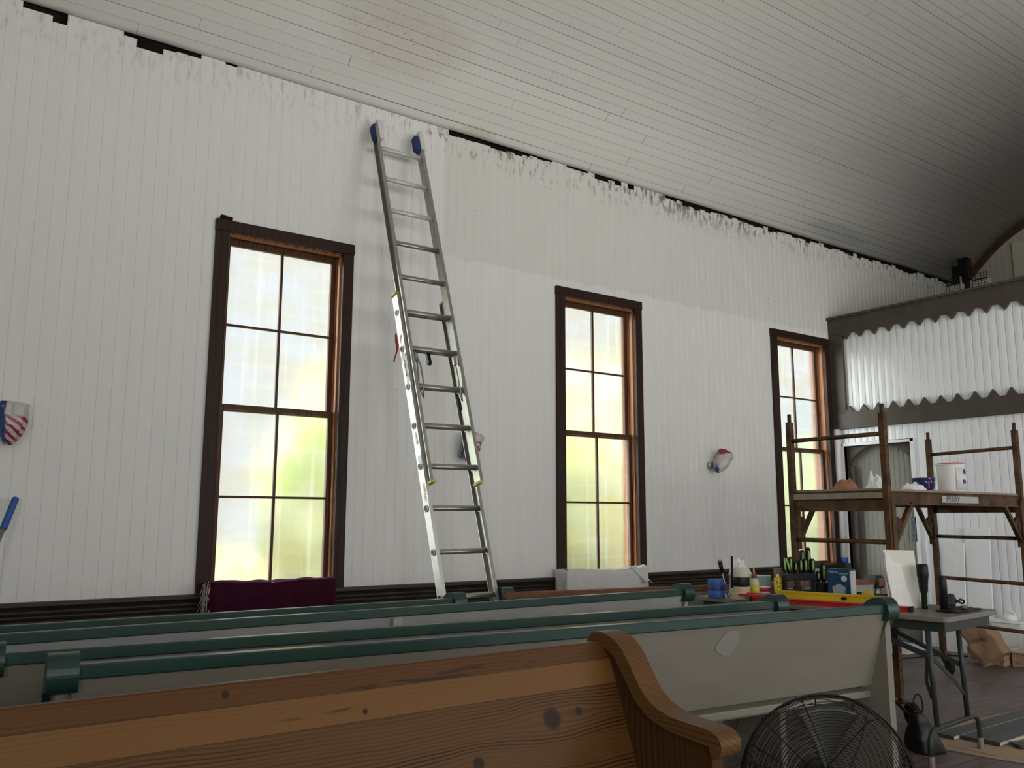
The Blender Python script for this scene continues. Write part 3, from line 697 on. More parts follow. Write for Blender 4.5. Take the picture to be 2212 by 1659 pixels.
w_ = MB(); w_.prism([(3.20 + .062 * math.cos(t) * (1 + .25 * math.sin(2 * t)), .058 * math.sin(t) * (1 + .2 * math.cos(t)) + .0) for t in [2 * PI * i / 20 for i in range(20)]], -.0008, .0008, 'z')
w_.xf(Matrix.Translation((-.535, .0095, .80)) @ Matrix.Rotation(R(90 + 17), 4, 'X')); w_.build('pale_paint_patch', M['patch'], p4)
pew('church_pew', 'white pew with green top rail, second row of the green-railed pews', (.246, 3.437), (4.075, 3.143), .895, gm, G1, brace=[1.72])
pew('church_pew', 'white pew with green top rail, third row, its right end beside the blue tape', (-.35, 3.922), (4.20, 3.96), .90, gm2, G1, brace=[2.42])
pew('church_pew', 'white pew with green top rail, farthest left row ending at the ladder', (-.9, 4.478), (2.825, 4.508), .87, gm2, G1)
pew('church_pew', 'pew with bare brown top rail and green end caps, right of the ladder foot', (3.375, 4.905), (6.80, 4.24), .845, dict(body=M['pew_w2'], cap=M['green'], rail=M['bare'], capend=M['bare']), G1)

M['pine'] = wood_mat('stripped_pine_back', (.016, .006, .0024), (.155, .078, .026), 0, 85, 1, .42,
    strips=[(.97, .35, (.60, .50, .42)), (.912, .22, (1.0, .95, .85)), (.842, 1.0, (.72, .64, .52))], knots=[(-.345, .775, .034), (-.24, .782, .014), (-.93, .862, .008), (-.62, .70, .020), (-1.28, .94, .010), (-.80, .60, .012)], wander=.009)
M['pineend'] = wood_mat('stripped_pine_panel', (.022, .009, .0035), (.075, .034, .012), 2, 70, .7, .45, wander=.01)
M['pinecap'] = wood_mat('stripped_pine_cap', (.045, .019, .007), (.13, .064, .024), 1, 60, .6, .42, wander=.02)
bp_ = pew('wooden_pew', 'stripped natural pine pew with scrolled arm in the foreground', (-1.0, 2.075), (1.935, 2.155), .962,
    dict(body=M['pineend'], back=M['pine'], cap=M['pinecap'], panel=M['pineend']), None, face=-1, over=.030, depth=1.0, capw=.085)
bk = [o for o in bp_.children if o.name.startswith('backrest')][0]
Lb = (Vector((1.935, 2.155)) - Vector((-1.0, 2.075))).length
for v in bk.data.vertices: v.co.x -= Lb       # so the grain pattern is measured from the right end
bk.location.x = Lb
s = MB(); s.cyl((Lb - .05, -.225, .02), (Lb - .05, -.225, .75), .006, n=8); s.build('bead_moulding', M['pinecap'], bp_)

# ------------------------------------------------------------------ extension ladder
lean, ly = .3078, .0163
u_ = Vector((math.cos(ly), math.sin(ly), .0096)).normalized(); n0 = Vector((-math.sin(ly), math.cos(ly), 0))
dn = (Vector((0, 0, -1)) * math.cos(lean) - n0 * math.sin(lean)); dn = (dn - u_ * dn.dot(u_)).normalized(); up_ = -dn
T = Vector((3.0959, 6.0005, 2.9618 + 1.35)); nb = dn.cross(u_); nb = nb if nb.y > 0 else -nb     # nb points towards the wall
Ltot = T.z / up_.z; foot = T + dn * Ltot
lad = empty('extension_ladder', foot, 0, 'aluminium extension ladder leaning against the white wall between two windows', 'ladder')
def LP(s_, x_, n_=0): return T + dn * s_ + u_ * x_ + nb * n_ - foot       # s from the top rung down
def rail(s0, s1, xc, nc, name, mat, side):
    mb = MB()
    a = LP(s0, xc, nc); b_ = LP(s1, xc, nc)
    mb.bar(a, b_, .005, .075, up=nb)
    for q in (-1, 1):
        a = LP(s0, xc - side * .012, nc + q * .035); b_ = LP(s1, xc - side * .012, nc + q * .035); mb.bar(a, b_, .024, .006, up=nb)
    return mb.build(name, mat, lad)
hw = .3576 / 2 + .004
top0 = -.20; fbot = .305 * 9 + .115
fly = [rail(top0, fbot, sd * (hw + .012), 0, 'fly_rail', M['steel'], -sd) for sd in (-1, 1)]
hb = .4002 / 2 + .012
base = [rail(.305 * 4.42, Ltot - .05, sd * (hb + .006), .062, 'base_rail', M['alum_l'] if sd < 0 else M['steel'], sd) for sd in (-1, 1)]
for r_ in base: pass
def rung(s_, half, nn, mat):
    mb = MB(); mb.cyl(LP(s_, -half, nn), LP(s_, half, nn), .0165, n=14)
    for k in (-1, 0, 1):
        mb.bar(LP(s_ - .012 + .004 * k, -half, nn - .012), LP(s_ - .012 + .004 * k, half, nn - .012), .003, .006, up=nb)
    for e in (-1, 1): mb.cyl(LP(s_, e * (half - .004), nn), LP(s_, e * half, nn), .024, n=16)
    return mb.build('rung', mat, lad)
for k in range(10): rung(.305 * k, hw + .01, 0, M['splat'] if k < 3 else M['steel'])
for k in range(5, 14):
    if .305 * k - .0228 < Ltot - .15: rung(.305 * k - .0228, hb, .062, M['steel'])
for sd in (-1, 1):
    # padded mitt on the top end, soft end caps, rail ends
    c = LP(top0 + .045, sd * (hw + .012), .01); mt = MB()
    Q = Matrix((u_, nb, up_)).transposed().to_4x4()
    def bl(t, f): return 1 + .08 * math.sin(5 * t + 9 * f)
    mt.lathe([(.0, -.085), (.028, -.08), (.043, -.05), (.046, 0), (.044, .05), (.030, .078), (0, .085)], c, 20, Q, fn=bl); mt.build('wall_mitt', M['bluepad'], lad)
    mt = MB(); mt.box(-.022, .022, -.055, .02, -.075, .115, Matrix.Translation(c + u_ * .022) @ Q); mt.build('mitt_band', M['linen'], lad, bevel=.008)
    mt = MB(); a = LP(fbot, sd * (hw + .012), 0); mt.box(-.018, .018, -.042, .042, -.012, .006, Matrix.Translation(a) @ Q); mt.build('rail_end_cap', M['yellowtip'], lad, bevel=.002)
    mt = MB(); a = LP(.305 * 4.42, sd * (hb + .003), .062); mt.box(-.018, .018, -.042, .042, -.006, .012, Matrix.Translation(a) @ Q); mt.build('rail_end_cap', M['yellowtip'], lad, bevel=.002)
    mt = MB(); a = LP(Ltot - .02, sd * (hb), .062); mt.box(-.03, .03, -.05, .05, -.03 + .012, .10, Matrix.Translation(a) @ Q); mt.build('foot', M['rubber'], lad, bevel=.004)
    # rung lock
    lk = MB(); x_ = sd * (hw - .018)
    lk.tube([LP(.305 * 7 - .24, x_, -.02), LP(.305 * 7 - .16, x_ + sd * -.012, -.04), LP(.305 * 7 - .02, x_ - sd * .012, -.045), LP(.305 * 7 + .10, x_, -.03), LP(.305 * 7 + .01, x_ + sd * .006, .0), LP(.305 * 7 - .1, x_ + sd * .004, -.02), LP(.305 * 7 - .24, x_, -.02)], .006, 8)
    lk.box(-.012, .012, -.012, .012, -.03, .03, Matrix.Translation(LP(.305 * 7 - .23, x_, -.015)) @ Q); lk.build('rung_lock', M['steel'], lad)
# D-shaped rung ends showing on the outside of the left base rail
for k in range(5, 13): a = LP(.305 * k - .0228, -(hb + .009), .062); de = MB(); de.cyl(a, a - u_ * .006, .016, n=14); de.build('rung_end', M['black'], lad); de = MB(); de.tube([a - u_ * .004 + (dn * math.cos(t) + nb * math.sin(t)) * .021 for t in [2 * PI * i / 16 for i in range(16)]], .004, 6, True); de.build('rung_rim', M['alum_l'], lad)
st = MB(); a = LP(.305 * 6.45, -(hb + .0105), .05); st.box(-.001, .001, -.018, .018, -.115, .115, Matrix.Translation(a) @ Q); st.build('brand_sticker', M['white'], lad)
for (sa, body_, sz, mt_) in ((6.45, 'WERNER', .034, 'boxblue'), (8.25, 'WERNER', .024, 'grey'), (9.55, 'LADDER SAFETY', .018, 'grey')):
    t_ = text('lettering', body_, sz, M[mt_], lad, LP(.305 * sa, -(hb + .0125), .05), (0, 0, 0)); 
    t_.rotation_euler = Matrix((dn, nb, -u_)).transposed().to_euler(); 
st = MB(); a = LP(.305 * 8.8, -(hb + .0105), .05); st.box(-.001, .001, -.024, .024, -.035, .035, Matrix.Translation(a) @ Q); st.build('blue_sticker', M['pale_blue_film'], lad)
# pulley, rope end and red warning ribbon
pl = MB(); a = LP(.305 * 6.18, -.03, .03); pl.box(-.014, .014, -.012, .012, -.045, .045, Matrix.Translation(a) @ Q); pl.cyl(a - u_ * .012 + dn * .03, a + u_ * .012 + dn * .03, .020); pl.build('pulley', M['blackm'], lad)
pl = MB(); a = LP(.305 * 7.42, hw - .045, -.02); pl.box(-.013, .013, -.010, .010, -.045, .045, Matrix.Translation(a) @ Q); pl.build('hook', M['black'], lad, bevel=.003)
rb = MB(); a0 = LP(.305 * 5.5, -(hb + .035), .07)
rb.grid(lambda u, v: a0 + Vector(((u - .5) * .022 * (1 - .3 * v) + .008 * math.sin(v * 5), .015 * math.sin(v * 7 + u), -.215 * v)), 3, 14); rb.build('red_ribbon', M['red'], lad, solid=.0015)
rb = MB(); a1 = a0 + Vector((.002, 0, -.265)); rb.tube([a1 + Vector((.006 * math.sin(i), 0, -.02 * i)) for i in range(9)], [.003] * 7 + [.006, .009], 6); rb.build('cord_end', M['white'], lad)

# ------------------------------------------------------------------ folding table
TR = R(5.0); TB = Vector((4.74, 2.575, 0)); TL, TWd, TH = 1.70, .700, .81
table = empty('folding_table', TB, TR, 'grey folding table covered with tools beside the pew ends', 'table')
def rr(x0, x1, y0, y1, r, n=5):
    p = []
    for cx_, cy_, a0 in ((x1 - r, y1 - r, 0), (x0 + r, y1 - r, 90), (x0 + r, y0 + r, 180), (x1 - r, y0 + r, 270)):
        for i in range(n + 1): t = R(a0 + 90 * i / n); p.append((cx_ + r * math.cos(t), cy_ + r * math.sin(t)))
    return p
MB().prism(rr(0, TWd, 0, TL, .03), TH - .030, TH, 'z').build('table_top', M['tabletop'], table, bevel=.006)
ap = MB(); ap.box(.035, TWd - .06, .03, .045, TH - .085, TH - .03); ap.box(.035, .05, .03, TL - .03, TH - .085, TH - .03); ap.box(TWd - .075, TWd - .06, .03, TL - .03, TH - .085, TH - .03); ap.box(.035, TWd - .06, TL - .045, TL - .03, TH - .085, TH - .03)
ap.build('apron', M['tablegrey'], table, bevel=.002)
for yy in (.115, TL - .2):
    lgm = MB(); xa, xb, r_ = -.050, .590, .0145
    pts = [(xa, yy, .06)]
    for i in range(9): t = PI - PI / 2 * i / 8; pts.append((xa + .075 + .075 * math.cos(t), yy, .13 + .075 * math.sin(t)))
    for i in range(9): t = PI / 2 - PI / 2 * i / 8; pts.append((xb - .075 + .075 * math.cos(t), yy, .13 + .075 * math.sin(t)))
    pts.append((xb, yy, .06)); lgm.tube(pts, r_, 12)
    for lx in (.05, .445): lgm.cyl((lx, yy, .205), (lx - .0, yy + .02, TH - .04), r_, n=14)
    l_ = lgm.build('leg_frame', M['tablegrey'], table)
    for lx in (xa, xb): ft = MB(); ft.cyl((lx, yy, 0), (lx, yy, .075), .019, .0175, n=16); ft.build('rubber_foot', M['beigeplastic'], l_, bevel=.002)
b_ = MB(); b_.bar((.07, .70, TH - .05), (.045, .125, .585), .008, .030); b_.bar((.34, .70, TH - .05), (.445, .135, .50), .008, .026)
b_.bar((.045, .14, .60), (.052, .16, .45), .006, .02); b_.bar((.052, .16, .45), (.042, .13, .36), .006, .02); b_.bar((.045, .12, .585), (.30, .12, .44), .006, .022); b_.bar((.30, .12, .44), (.445, .12, .33), .006, .022)
b_.build('folding_brace', M['tablegrey'], table)

# ------------------------------------------------------------------ rolling scaffold
P1, P2, P3, P4 = [Vector((*p, 0)) for p in ((5.47, 4.085), (5.455, 3.314), (7.66, 4.215), (7.41, 3.345))]
sc = empty('rolling_scaffold', (6.48, 3.73, 0), 0, 'rusty yellow rolling scaffold with caster wheels in front of the partition', 'scaffold')
def SP(p, z, k=0): return Vector((p.x - 6.48, p.y - 3.73, z))
exl = (P3 - P1).normalized(); eyl = (P1 - P2).normalized()
for name, pa, pb in (('end_frame', P2, P1), ('end_frame', P4, P3)):
    f_ = MB()
    for p in (pa, pb):
        for k in range(2): f_.bar(SP(p, .19), SP(p, 2.068), .040, .046, up=exl) if k == 0 else f_.cyl(SP(p, 2.05), SP(p, 2.13), .0145, n=12)
    for z in (.45, .83, 1.19, 1.925): f_.cyl(SP(pa, z), SP(pb, z), .0155, n=12)
    fo = f_.build(name, M['rust'], sc)
    hl = MB()
    for p in (pa, pb):
        for i in range(27): z = .30 + i * .064; c = SP(p, z) - exl * .0 ; hl.cyl(c - eyl * .022, c - eyl * .0245, .0055, n=8)
    hl.build('pin_holes', M['black'], fo)['kind'] = 'stuff'
for pa, pb in ((P2, P4), (P1, P3)):
    f_ = MB(); d = (pb - pa).normalized(); a = pa + d * .03; b2 = pb - d * .03
    f_.bar(SP(a, 1.487), SP(b2, 1.487), .006, .085); f_.bar(SP(a, 1.530), SP(b2, 1.530), .032, .008); f_.bar(SP(a, 1.446), SP(b2, 1.446), .032, .008)
    for e, sg in ((a, 1), (b2, -1)):
        f_.bar(SP(e + d * .02 * sg, 1.17), SP(e + d * .26 * sg, 1.45), .030, .030); f_.bar(SP(e, 1.12), SP(e, 1.50), .050, .050, up=exl)
    so = f_.build('side_truss', M['rust'], sc)
    for e, sg in ((a, 1), (b2, -1)):
        dk = MB(); c = SP(e + d * .055 * sg, 1.29); n_ = Vector((-d.y, d.x, 0)); dk.cyl(c - n_ * .012, c + n_ * .012, .072, n=28); dk.cyl(c - n_ * .018, c + n_ * .018, .03, n=18); dk.build('locking_disc', M['rustd'], so, bevel=.004)
for pa, pb in ((P2, P1), (P4, P3)):
    e_ = MB(); e_.bar(SP(pa, 1.534), SP(pb, 1.534), .020, .012); e_.bar(SP(pa, 1.435), SP(pb, 1.435), .02, .075)
    e_.build('cross_beam', M['rust'], sc)
for pa, pb in ((P2, P1),):
    e_ = MB(); e_.bar(SP(pa - exl * .012, 1.505), SP(pb - exl * .012, 1.505), .014, .040); e_.build('end_plank', M['ply'], sc)
dk = MB(); pa, pb, pc, pd = [SP(p, 0) for p in (P2, P4, P3, P1)]
def ins(p): c = (pa + pb + pc + pd) / 4; return c + (p - c) * .985
q4 = [ins(p) for p in (pa, pb, pc, pd)]
dk.prism([(p.x, p.y) for p in q4], 1.532, 1.550, 'z'); dk.build('plywood_deck', M['ply'], sc, bevel=.002)
ls = MB(); dP = (P4 - P2).normalized(); nP = Vector((dP.y, -dP.x, 0)); Pq = Matrix((dP, Vector((0, 0, 1)), nP)).transposed().to_4x4()
cst = P2 + dP * .98 + nP * .0045; ls.box(-.27, .27, -.024, .024, 0, .0012, Matrix.Translation(SP(cst, 1.487)) @ Pq); lb = ls.build('brand_label', M['pew_w2'], sc)
t_ = text('lettering', 'PERRY', .060, M['ink'], lb, SP(P2 + dP * .87 + nP * .0062, 1.487), (0, 0, 0), sx_=1.15); t_.rotation_euler = Pq.to_euler()
for i, (p, wx_, wy_, ang) in enumerate(((P1, .05, .06, .3), (P2, .10, -.02, 1.15), (P3, -.02, -.06, .85), (P4, .05, .05, .4))):
    c = SP(p, 0); cd = Vector((math.cos(ang), math.sin(ang), 0)); ax = Vector((-cd.y, cd.x, 0))
    w = MB(); wc = c + Vector((wx_, wy_, .075)); w.cyl(wc - ax * .02, wc + ax * .02, .075, n=32); wo_ = None
    fk = MB(); fk.cyl(c + Vector((0, 0, .16)), c + Vector((0, 0, .30)), .014, n=12); fk.box(-.045, .045, -.04, .04, .158, .168, Matrix.Translation(c))
    for q_ in (-1, 1): fk.bar(c + ax * .03 * q_ + Vector((0, 0, .162)), wc + ax * .03 * q_, .006, .05, up=cd)
    fk.cyl(wc - ax * .036, wc + ax * .036, .009, n=12)
    co = fk.build('caster', M['rustd'], sc); w.build('wheel', M['rubber'], co, bevel=.010, segs=3)

# ------------------------------------------------------------------ things on the table
TZ = TH
def thing(name, label, cat, loc, rz=0, group=None): return empty(name, loc, R(rz), label, cat, group)
def tape(x, y, z, r, w, mat, label, group=None, core=M['card']):
    t = thing('tape_roll', label, 'tape', (x, y, z), 0, group)
    s = MB(); n = 40
    prof = [(r * .62, 0), (r, 0), (r, w), (r * .62, w)]
    s.lathe(prof + [prof[0]], n=n); s.build('tape', mat, t, bevel=.001)
    s = MB(); s.lathe([(r * .57, .0), (r * .618, .0), (r * .618, w), (r * .57, w), (r * .57, 0)], n=n); s.build('core', core, t)
    return t
tape(4.62, 4.11, TZ + .0, .056, .048, M['blue'], 'blue masking tape roll at the bottom of the blue stack on the table', 'blue tape stack')
tape(4.617, 4.108, TZ + .048, .054, .034, M['navy'], 'dark blue tape roll in the middle of the blue stack', 'blue tape stack')
tape(4.62, 4.11, TZ + .082, .056, .040, M['blue'], 'blue masking tape roll on top of the blue stack', 'blue tape stack')
tape(4.66, 3.93, TZ, .064, .050, M['tan'], 'wide tan masking tape roll, lowest in the pale stack', 'pale tape stack')
tape(4.668, 3.93, TZ + .050, .056, .034, M['tan'], 'narrower tan masking tape roll, second in the pale stack', 'pale tape stack')
tape(4.668, 3.93, TZ + .084, .053, .062, M['black'], 'black tape roll between tan and cream tape', 'pale tape stack')
tape(4.668, 3.93, TZ + .146, .053, .060, M['cream'], 'cream tape roll on top of the stack, brush handle behind it', 'pale tape stack')
def can(name, label, x, y, r, h, body, lid=None, cat='can', z=TZ):
    t = thing(name, label, cat, (x, y, z)); s = MB(); s.lathe([(0, 0), (r, 0), (r * 1.03, .004), (r, .008), (r, h - .008), (r * 1.04, h - .004), (r * 1.0, h), (r * .9, h - .004), (0, h - .004)], n=32); s.build('can_body', body, t)
    return t
can('tin_can', 'small silver paint tin behind the cream tape roll', 4.93, 4.20, .048, .135, M['silver'])
t = thing('brush', 'long black-handled brush standing behind the tape stack', 'brush', (4.80, 4.12, TZ)); s = MB(); s.cyl((0, 0, 0), (.025, .02, .27), .010, .008); s.build('handle', M['black'], t); s = MB(); s.cyl((0, 0, 0), (.006, .005, .05), .017, .014); s.build('ferrule', M['silver'], t)
t = thing('screwdriver', 'screwdriver with orange and black handle left of the cream tape', 'screwdriver', (4.66, 4.06, TZ)); s = MB(); s.cyl((.02, 0, 0), (-.03, 0, .17), .004); s.build('shaft', M['silver'], t); s = MB(); s.cyl((-.03, 0, .17), (-.052, 0, .245), .012, .016); s.build('handle', M['black'], t); s = MB(); s.cyl((-.052, 0, .245), (-.055, 0, .256), .016, .010); s.build('handle_tip', M['orange'], t)
t = thing('card_box', 'pale teal card box behind the glue bottle', 'box', (5.02, 4.16, TZ), -34); s = MB(); s.box(-.02, .15, -.035, .035, 0, .132); s.box(.155, .19, -.03, .03, 0, .11) if False else None; s.build('carton', M['teal'], t, bevel=.002)
MB().box(-.021, .151, -.036, .0, .128, .134).build('flap', M['boxwhite'], t, bevel=.001)
t = thing('plastic_bag', 'crumpled clear plastic bag heaped on top of the teal box', 'plastic bag', (4.99, 4.18, TZ + .136)); s = MB()
s.grid(lambda u, v: Vector((.0, 0, 0)) + Vector(((u - .55) * .19, (v - .5) * .10, .085 * math.exp(-((u - .36) / .34) ** 4) * max(0, 1 - abs(2 * v - 1) ** 3) ** .5 * (1 + .5 * noise.noise(Vector((u * 9, v * 7, 1)))) + .035 * noise.noise(Vector((u * 6, v * 6, 2))) * (1 - abs(2 * v - 1)) + .003)), 22, 14, smooth=False); s.build('crumpled_film', M['film'], t)
t = thing('glue_bottle', 'glue bottle with yellow label and reddish cap', 'bottle', (4.80, 3.93, TZ)); s = MB(); s.lathe([(0, 0), (.030, 0), (.032, .006), (.032, .10), (.028, .118), (.016, .132), (.016, .136)], n=28); s.build('bottle_body', M['glue'], t)
s = MB(); s.lathe([(.0328, .02), (.0328, .090)], n=28); s.build('label', M['gluelab'], t); s = MB(); s.lathe([(.0, .134), (.019, .134), (.018, .160), (.010, .165), (0, .165)], n=20); s.build('cap', M['capb'], t); s = MB(); s.lathe([(0, .165), (.008, .165), (.004, .205), (0, .208)], n=14); s.build('nozzle', M['tan'], t)
t = thing('plastic_tub', 'small white tub with a red band behind the glue bottle', 'tub', (5.04, 4.04, TZ)); s = MB(); s.lathe([(0, 0), (.038, 0), (.042, .040), (.042, .062), (0, .062)], n=28); s.build('tub_body', M['white'], t); s = MB(); s.lathe([(.0428, .028), (.0435, .055)], n=28); s.build('red_band', M['red'], t)
t = thing('sandpaper_sheet', 'grey folded sheet leaning between the white tub and the yellow can', 'sheet', (5.13, 4.08, TZ), -35); s = MB(); s.box(-.05, .06, 0, .002, 0, .10, Matrix.Rotation(R(-38), 4, 'X')); s.build('sheet', M['grey'], t); s = MB(); s.box(-.065, .06, 0, .002, .098, .104, Matrix.Rotation(R(-38), 4, 'X')); s.build('white_edge', M['white'], t)
t = thing('brown_box', 'plain brown cardboard box standing behind the screwdriver rack', 'box', (5.20, 4.02, TZ), -34); s = MB(); s.box(-.04, .04, -.03, .03, 0, .185); s.build('carton', M['card'], t, bevel=.002)
t = thing('spray_can', 'yellow spray can left of the screwdriver rack', 'spray can', (5.045, 3.925, TZ)); s = MB(); s.lathe([(0, 0), (.028, 0), (.029, .004), (.029, .115), (.020, .130), (.018, .132), (0, .132)], n=28); s.build('can_body', M['yellow'], t); s = MB(); s.lathe([(0, .132), (.010, .132), (.010, .150), (0, .152)], n=16); s.build('nozzle', M['white'], t)
s = MB(); s.lathe([(.0295, .0), (.0295, .028)], n=28); s.build('red_band', M['red'], t)
l1 = text('lettering', 'Pro', .026, M['ink'], t, (-.018, -.0245, .095), (PI / 2, 0, R(-36))); l2 = text('lettering', 'B-', .026, M['ink'], t, (-.018, -.0245, .068), (PI / 2, 0, R(-36)))
for q_ in (l1, l2):
    q_.location = (-.0295 * math.sin(R(-36)) * -1 * 1.03, -.0295 * math.cos(R(-36)) * 1.03, q_.location.z); q_.rotation_euler = (PI / 2, 0, R(-36))

# screwdriver rack and its tools
rk = thing('tool_rack', 'black plastic rack holding black and green screwdrivers', 'rack', (5.03, 3.855, TZ), -33)
def rack(root, L, W_, H_, x0=0, y0=0, name='rack_shelf'):
    s = MB(); s.box(x0, x0 + L, y0 - .002, y0 + .004, H_ - .040, H_ - .0); s.box(x0, x0 + L, y0, y0 + W_, H_ - .022, H_); s.build(name, M['black'], root, bevel=.004)
    for xx in (x0 + .012, x0 + L - .012):
        s = MB(); s.prism([(xx - .010, 0), (xx + .010, 0), (xx + .010, H_ - .02), (xx - .010, H_ - .02)], y0 + .004, y0 + W_ - .004, 'y'); s.build('rack_leg', M['black'], root, bevel=.002)
    s = MB(); s.box(x0, x0 + L, y0 + .005, y0 + W_ - .005, .040, .052); s.build('lower_shelf', M['black'], root, bevel=.003)
rack(rk, .225, .07, .155); rack(rk, .075, .07, .095, .228, .0)
def driver(label, lx, ly_, lz, tilt, hl, r, shaft=.09, roll=0):
    r *= 1.22; hl *= 1.08
    t = thing('screwdriver', label, 'screwdriver', (0, 0, 0), 0, 'screwdrivers in the black rack')
    c = Vector((5.03, 3.855, TZ)) + Matrix.Rotation(R(-33), 3, 'Z') @ Vector((lx, ly_, lz)); t.location = c; t.rotation_euler = (R(roll), R(tilt), R(-33))
    s = MB(); s.lathe([(0, .0), (r * .7, .002), (r * .75, .012), (r, .03), (r * 1.05, hl * .6), (r, hl * .92), (r * .6, hl), (0, hl)], n=20, fn=lambda a, f: 1 + .05 * math.cos(6 * a)); h_ = s.build('handle', M['black'], t)
    s = MB(); s.lathe([(0, .022), (r * .42, .03), (r * .46, hl * .55), (r * .36, hl * .86), (0, hl * .92)], (0, -r * .78, 0), 14); s.build('green_grip', M['lime'], h_)
    s = MB(); s.cyl((0, 0, -shaft), (0, 0, .004), .0032, n=8); s.build('shaft', M['silver'], t)
L_ = [('leftmost in the rack', .012, .02, .157, -4, .115, .0135), ('leaning right, second from the left in the rack', .048, .02, .157, -16, .118, .0135), ('set back, third from the left in the rack', .062, .05, .157, 0, .105, .013),
      ('short, fourth from the left in the rack', .092, .045, .157, 4, .075, .013), ('standing upright, fifth from the left in the rack', .122, .02, .157, 0, .095, .013), ('upright at the middle right of the rack', .156, .02, .157, 0, .095, .0135),
      ('tall with brown tip behind the middle of the rack', .150, .055, .157, 0, .150, .013), ('tallest, raised above its neighbours at the rack right', .192, .055, .157, 0, .165, .015), ('at the right end of the upper row', .206, .02, .157, 0, .095, .0155)]
for (lab, a, b2, c2, ti, hl, r) in L_: driver('black and green screwdriver ' + lab, a, b2, c2, ti, hl, r)
driver('short stubby black and green screwdriver on the lower right tier', .246, .03, .097, 0, .07, .014, .04); driver('long black and green screwdriver on the lower right tier', .283, .03, .097, 0, .125, .0155, .05)

# respirator box
bx = thing('respirator_box', 'navy and white box of dust masks standing right of the rack', 'box', (5.222, 3.650, TZ), 0)
ex = Vector((.20, -.98, 0)).normalized(); ey = Vector((.98, .20, 0)).normalized(); Bm = Matrix((ex, Vector((-ex.y, ex.x, 0)), Vector((0, 0, 1)))).transposed().to_4x4(); BLn, BD, BH = .150, .110, .198
s = MB(); s.box(0, BLn, 0, BD, 0, BH, Bm); s.build('carton', M['boxblue'], bx, bevel=.0015)
s = MB(); s.box(BLn - .0005, BLn + .0012, .018, BD - .004, .03, BH - .012, Bm); s.build('white_side', M['boxwhite'], bx)
def onface(name, body_, size, mat, lx, lz):
    t_ = text(name, body_, size, mat, bx, Bm @ Vector((lx, -.0012, lz)), (0, 0, 0), .0004); t_.rotation_euler = (Bm @ Matrix.Rotation(PI / 2, 4, 'X')).to_euler(); return t_
onface('lettering', 'Makrite', .021, M['boxwhite'], .042, .178); onface('lettering', '9500-N95', .0155, M['boxwhite'], .110, .167)
s = MB(); s.cyl((.115, -.0006, .135), (.115, -.0016, .135), .020, n=28); s.xf(Bm); s.build('round_seal', M['boxwhite'], bx)
mk = [(.030, .02), (.125, .02), (.118, .045), (.124, .075), (.112, .085), (.098, .090), (.088, .10), (.070, .10), (.058, .090), (.042, .085), (.030, .075), (.036, .045)]
s = MB(); s.prism(mk, -.0014, -.0006, 'y'); s.xf(Bm); s.build('mask_picture', M['greyf'], bx)
s = MB(); s.tube([(.078 + .058 * math.cos(t), -.0012, .030 + .018 * math.sin(t)) for t in [PI + PI * i / 14 for i in range(15)]], .0016, 5); s.xf(Bm); s.build('mask_strap_picture', M['greyf'], bx)
def onside(body_, size, mat, ly_, lz):
    M2 = Bm @ Matrix.Rotation(PI / 2, 4, 'Z') @ Matrix.Rotation(PI / 2, 4, 'X')
    t_ = text('small_print', body_, size, mat, bx, Bm @ Vector((BLn + .0016, ly_, lz)), (0, 0, 0), .0003); t_.rotation_euler = M2.to_euler()
for lz_ in (.170, .160, .135, .128, .060, .052, .044): onside('...............', .012, M['grey'], .060, lz_)
t = thing('white_card', 'white card standing between the rack and the respirator box', 'card', (5.30, 3.80, TZ), -60); s = MB(); s.box(-.03, .03, 0, .004, 0, .19); s.build('card', M['boxwhite'], t)

# long levels and straight edges
def beam_level(name, label, a, b2, w, h, mat, endm, slots=(), yaw=0, cat='level'):
    a = Vector(a); b2 = Vector(b2); L = (b2 - a).length; t = thing(name, label, cat, a, math.degrees(math.atan2(b2.y - a.y, b2.x - a.x)))
    s = MB(); s.box(.0, L, -w / 2, w / 2, 0, h * .22); s.box(.0, L, -w / 2, w / 2, h * .78, h); s.box(0, L, -w * .28, w * .28, h * .22, h * .78); s.build('beam', mat, t, bevel=.001)
    for e in (0, L): s = MB(); s.box(e - .008, e + .008, -w / 2 - .001, w / 2 + .001, -.0, h + .001); s.build('end_cap', endm, t, bevel=.002)
    for sl in slots: s = MB(); s.box(sl - .016, sl + .016, -w / 2 - .0008, w / 2 + .0008, h * .35, h * .68); s.build('vial_window', M['black'], t, bevel=.003)
    return t
beam_level('spirit_level', 'long red level lying along the pew side of the table', (4.865, 2.85, TZ), (4.615, 3.80, TZ), .058, .030, M['red'], M['black'])
beam_level('spirit_level', 'yellow box level lying behind the red level', (5.075, 3.05, TZ), (4.87, 3.79, TZ), .026, .060, M['yellow'], M['yellow'], (.33,))
t = thing('red_tray', 'red plastic tray edge in front of the glue bottle', 'tray', (4.66, 3.70, TZ + .031), 104); s = MB(); s.box(0, .2, -.03, .03, 0, .012); s.box(0, .2, -.03, -.026, .012, .018); s.build('tray', M['red'], t, bevel=.002)
t = thing('tape_measure', 'yellow tape measure with black window behind the pew cap', 'tape measure', (5.14, 3.30, TZ), -55); s = MB(); s.lathe([(0, -.020), (.034, -.020), (.040, -.014), (.040, .014), (.034, .020), (0, .020)], (0, 0, .042), 28, Matrix.Rotation(PI / 2, 4, 'X')); s.box(0, .042, -.020, .020, .002, .040); s.build('case', M['yellow'], t, bevel=.003)
s = MB(); s.box(-.016, .022, -.022, .022, .014, .038); s.build('black_grip', M['black'], t, bevel=.004)
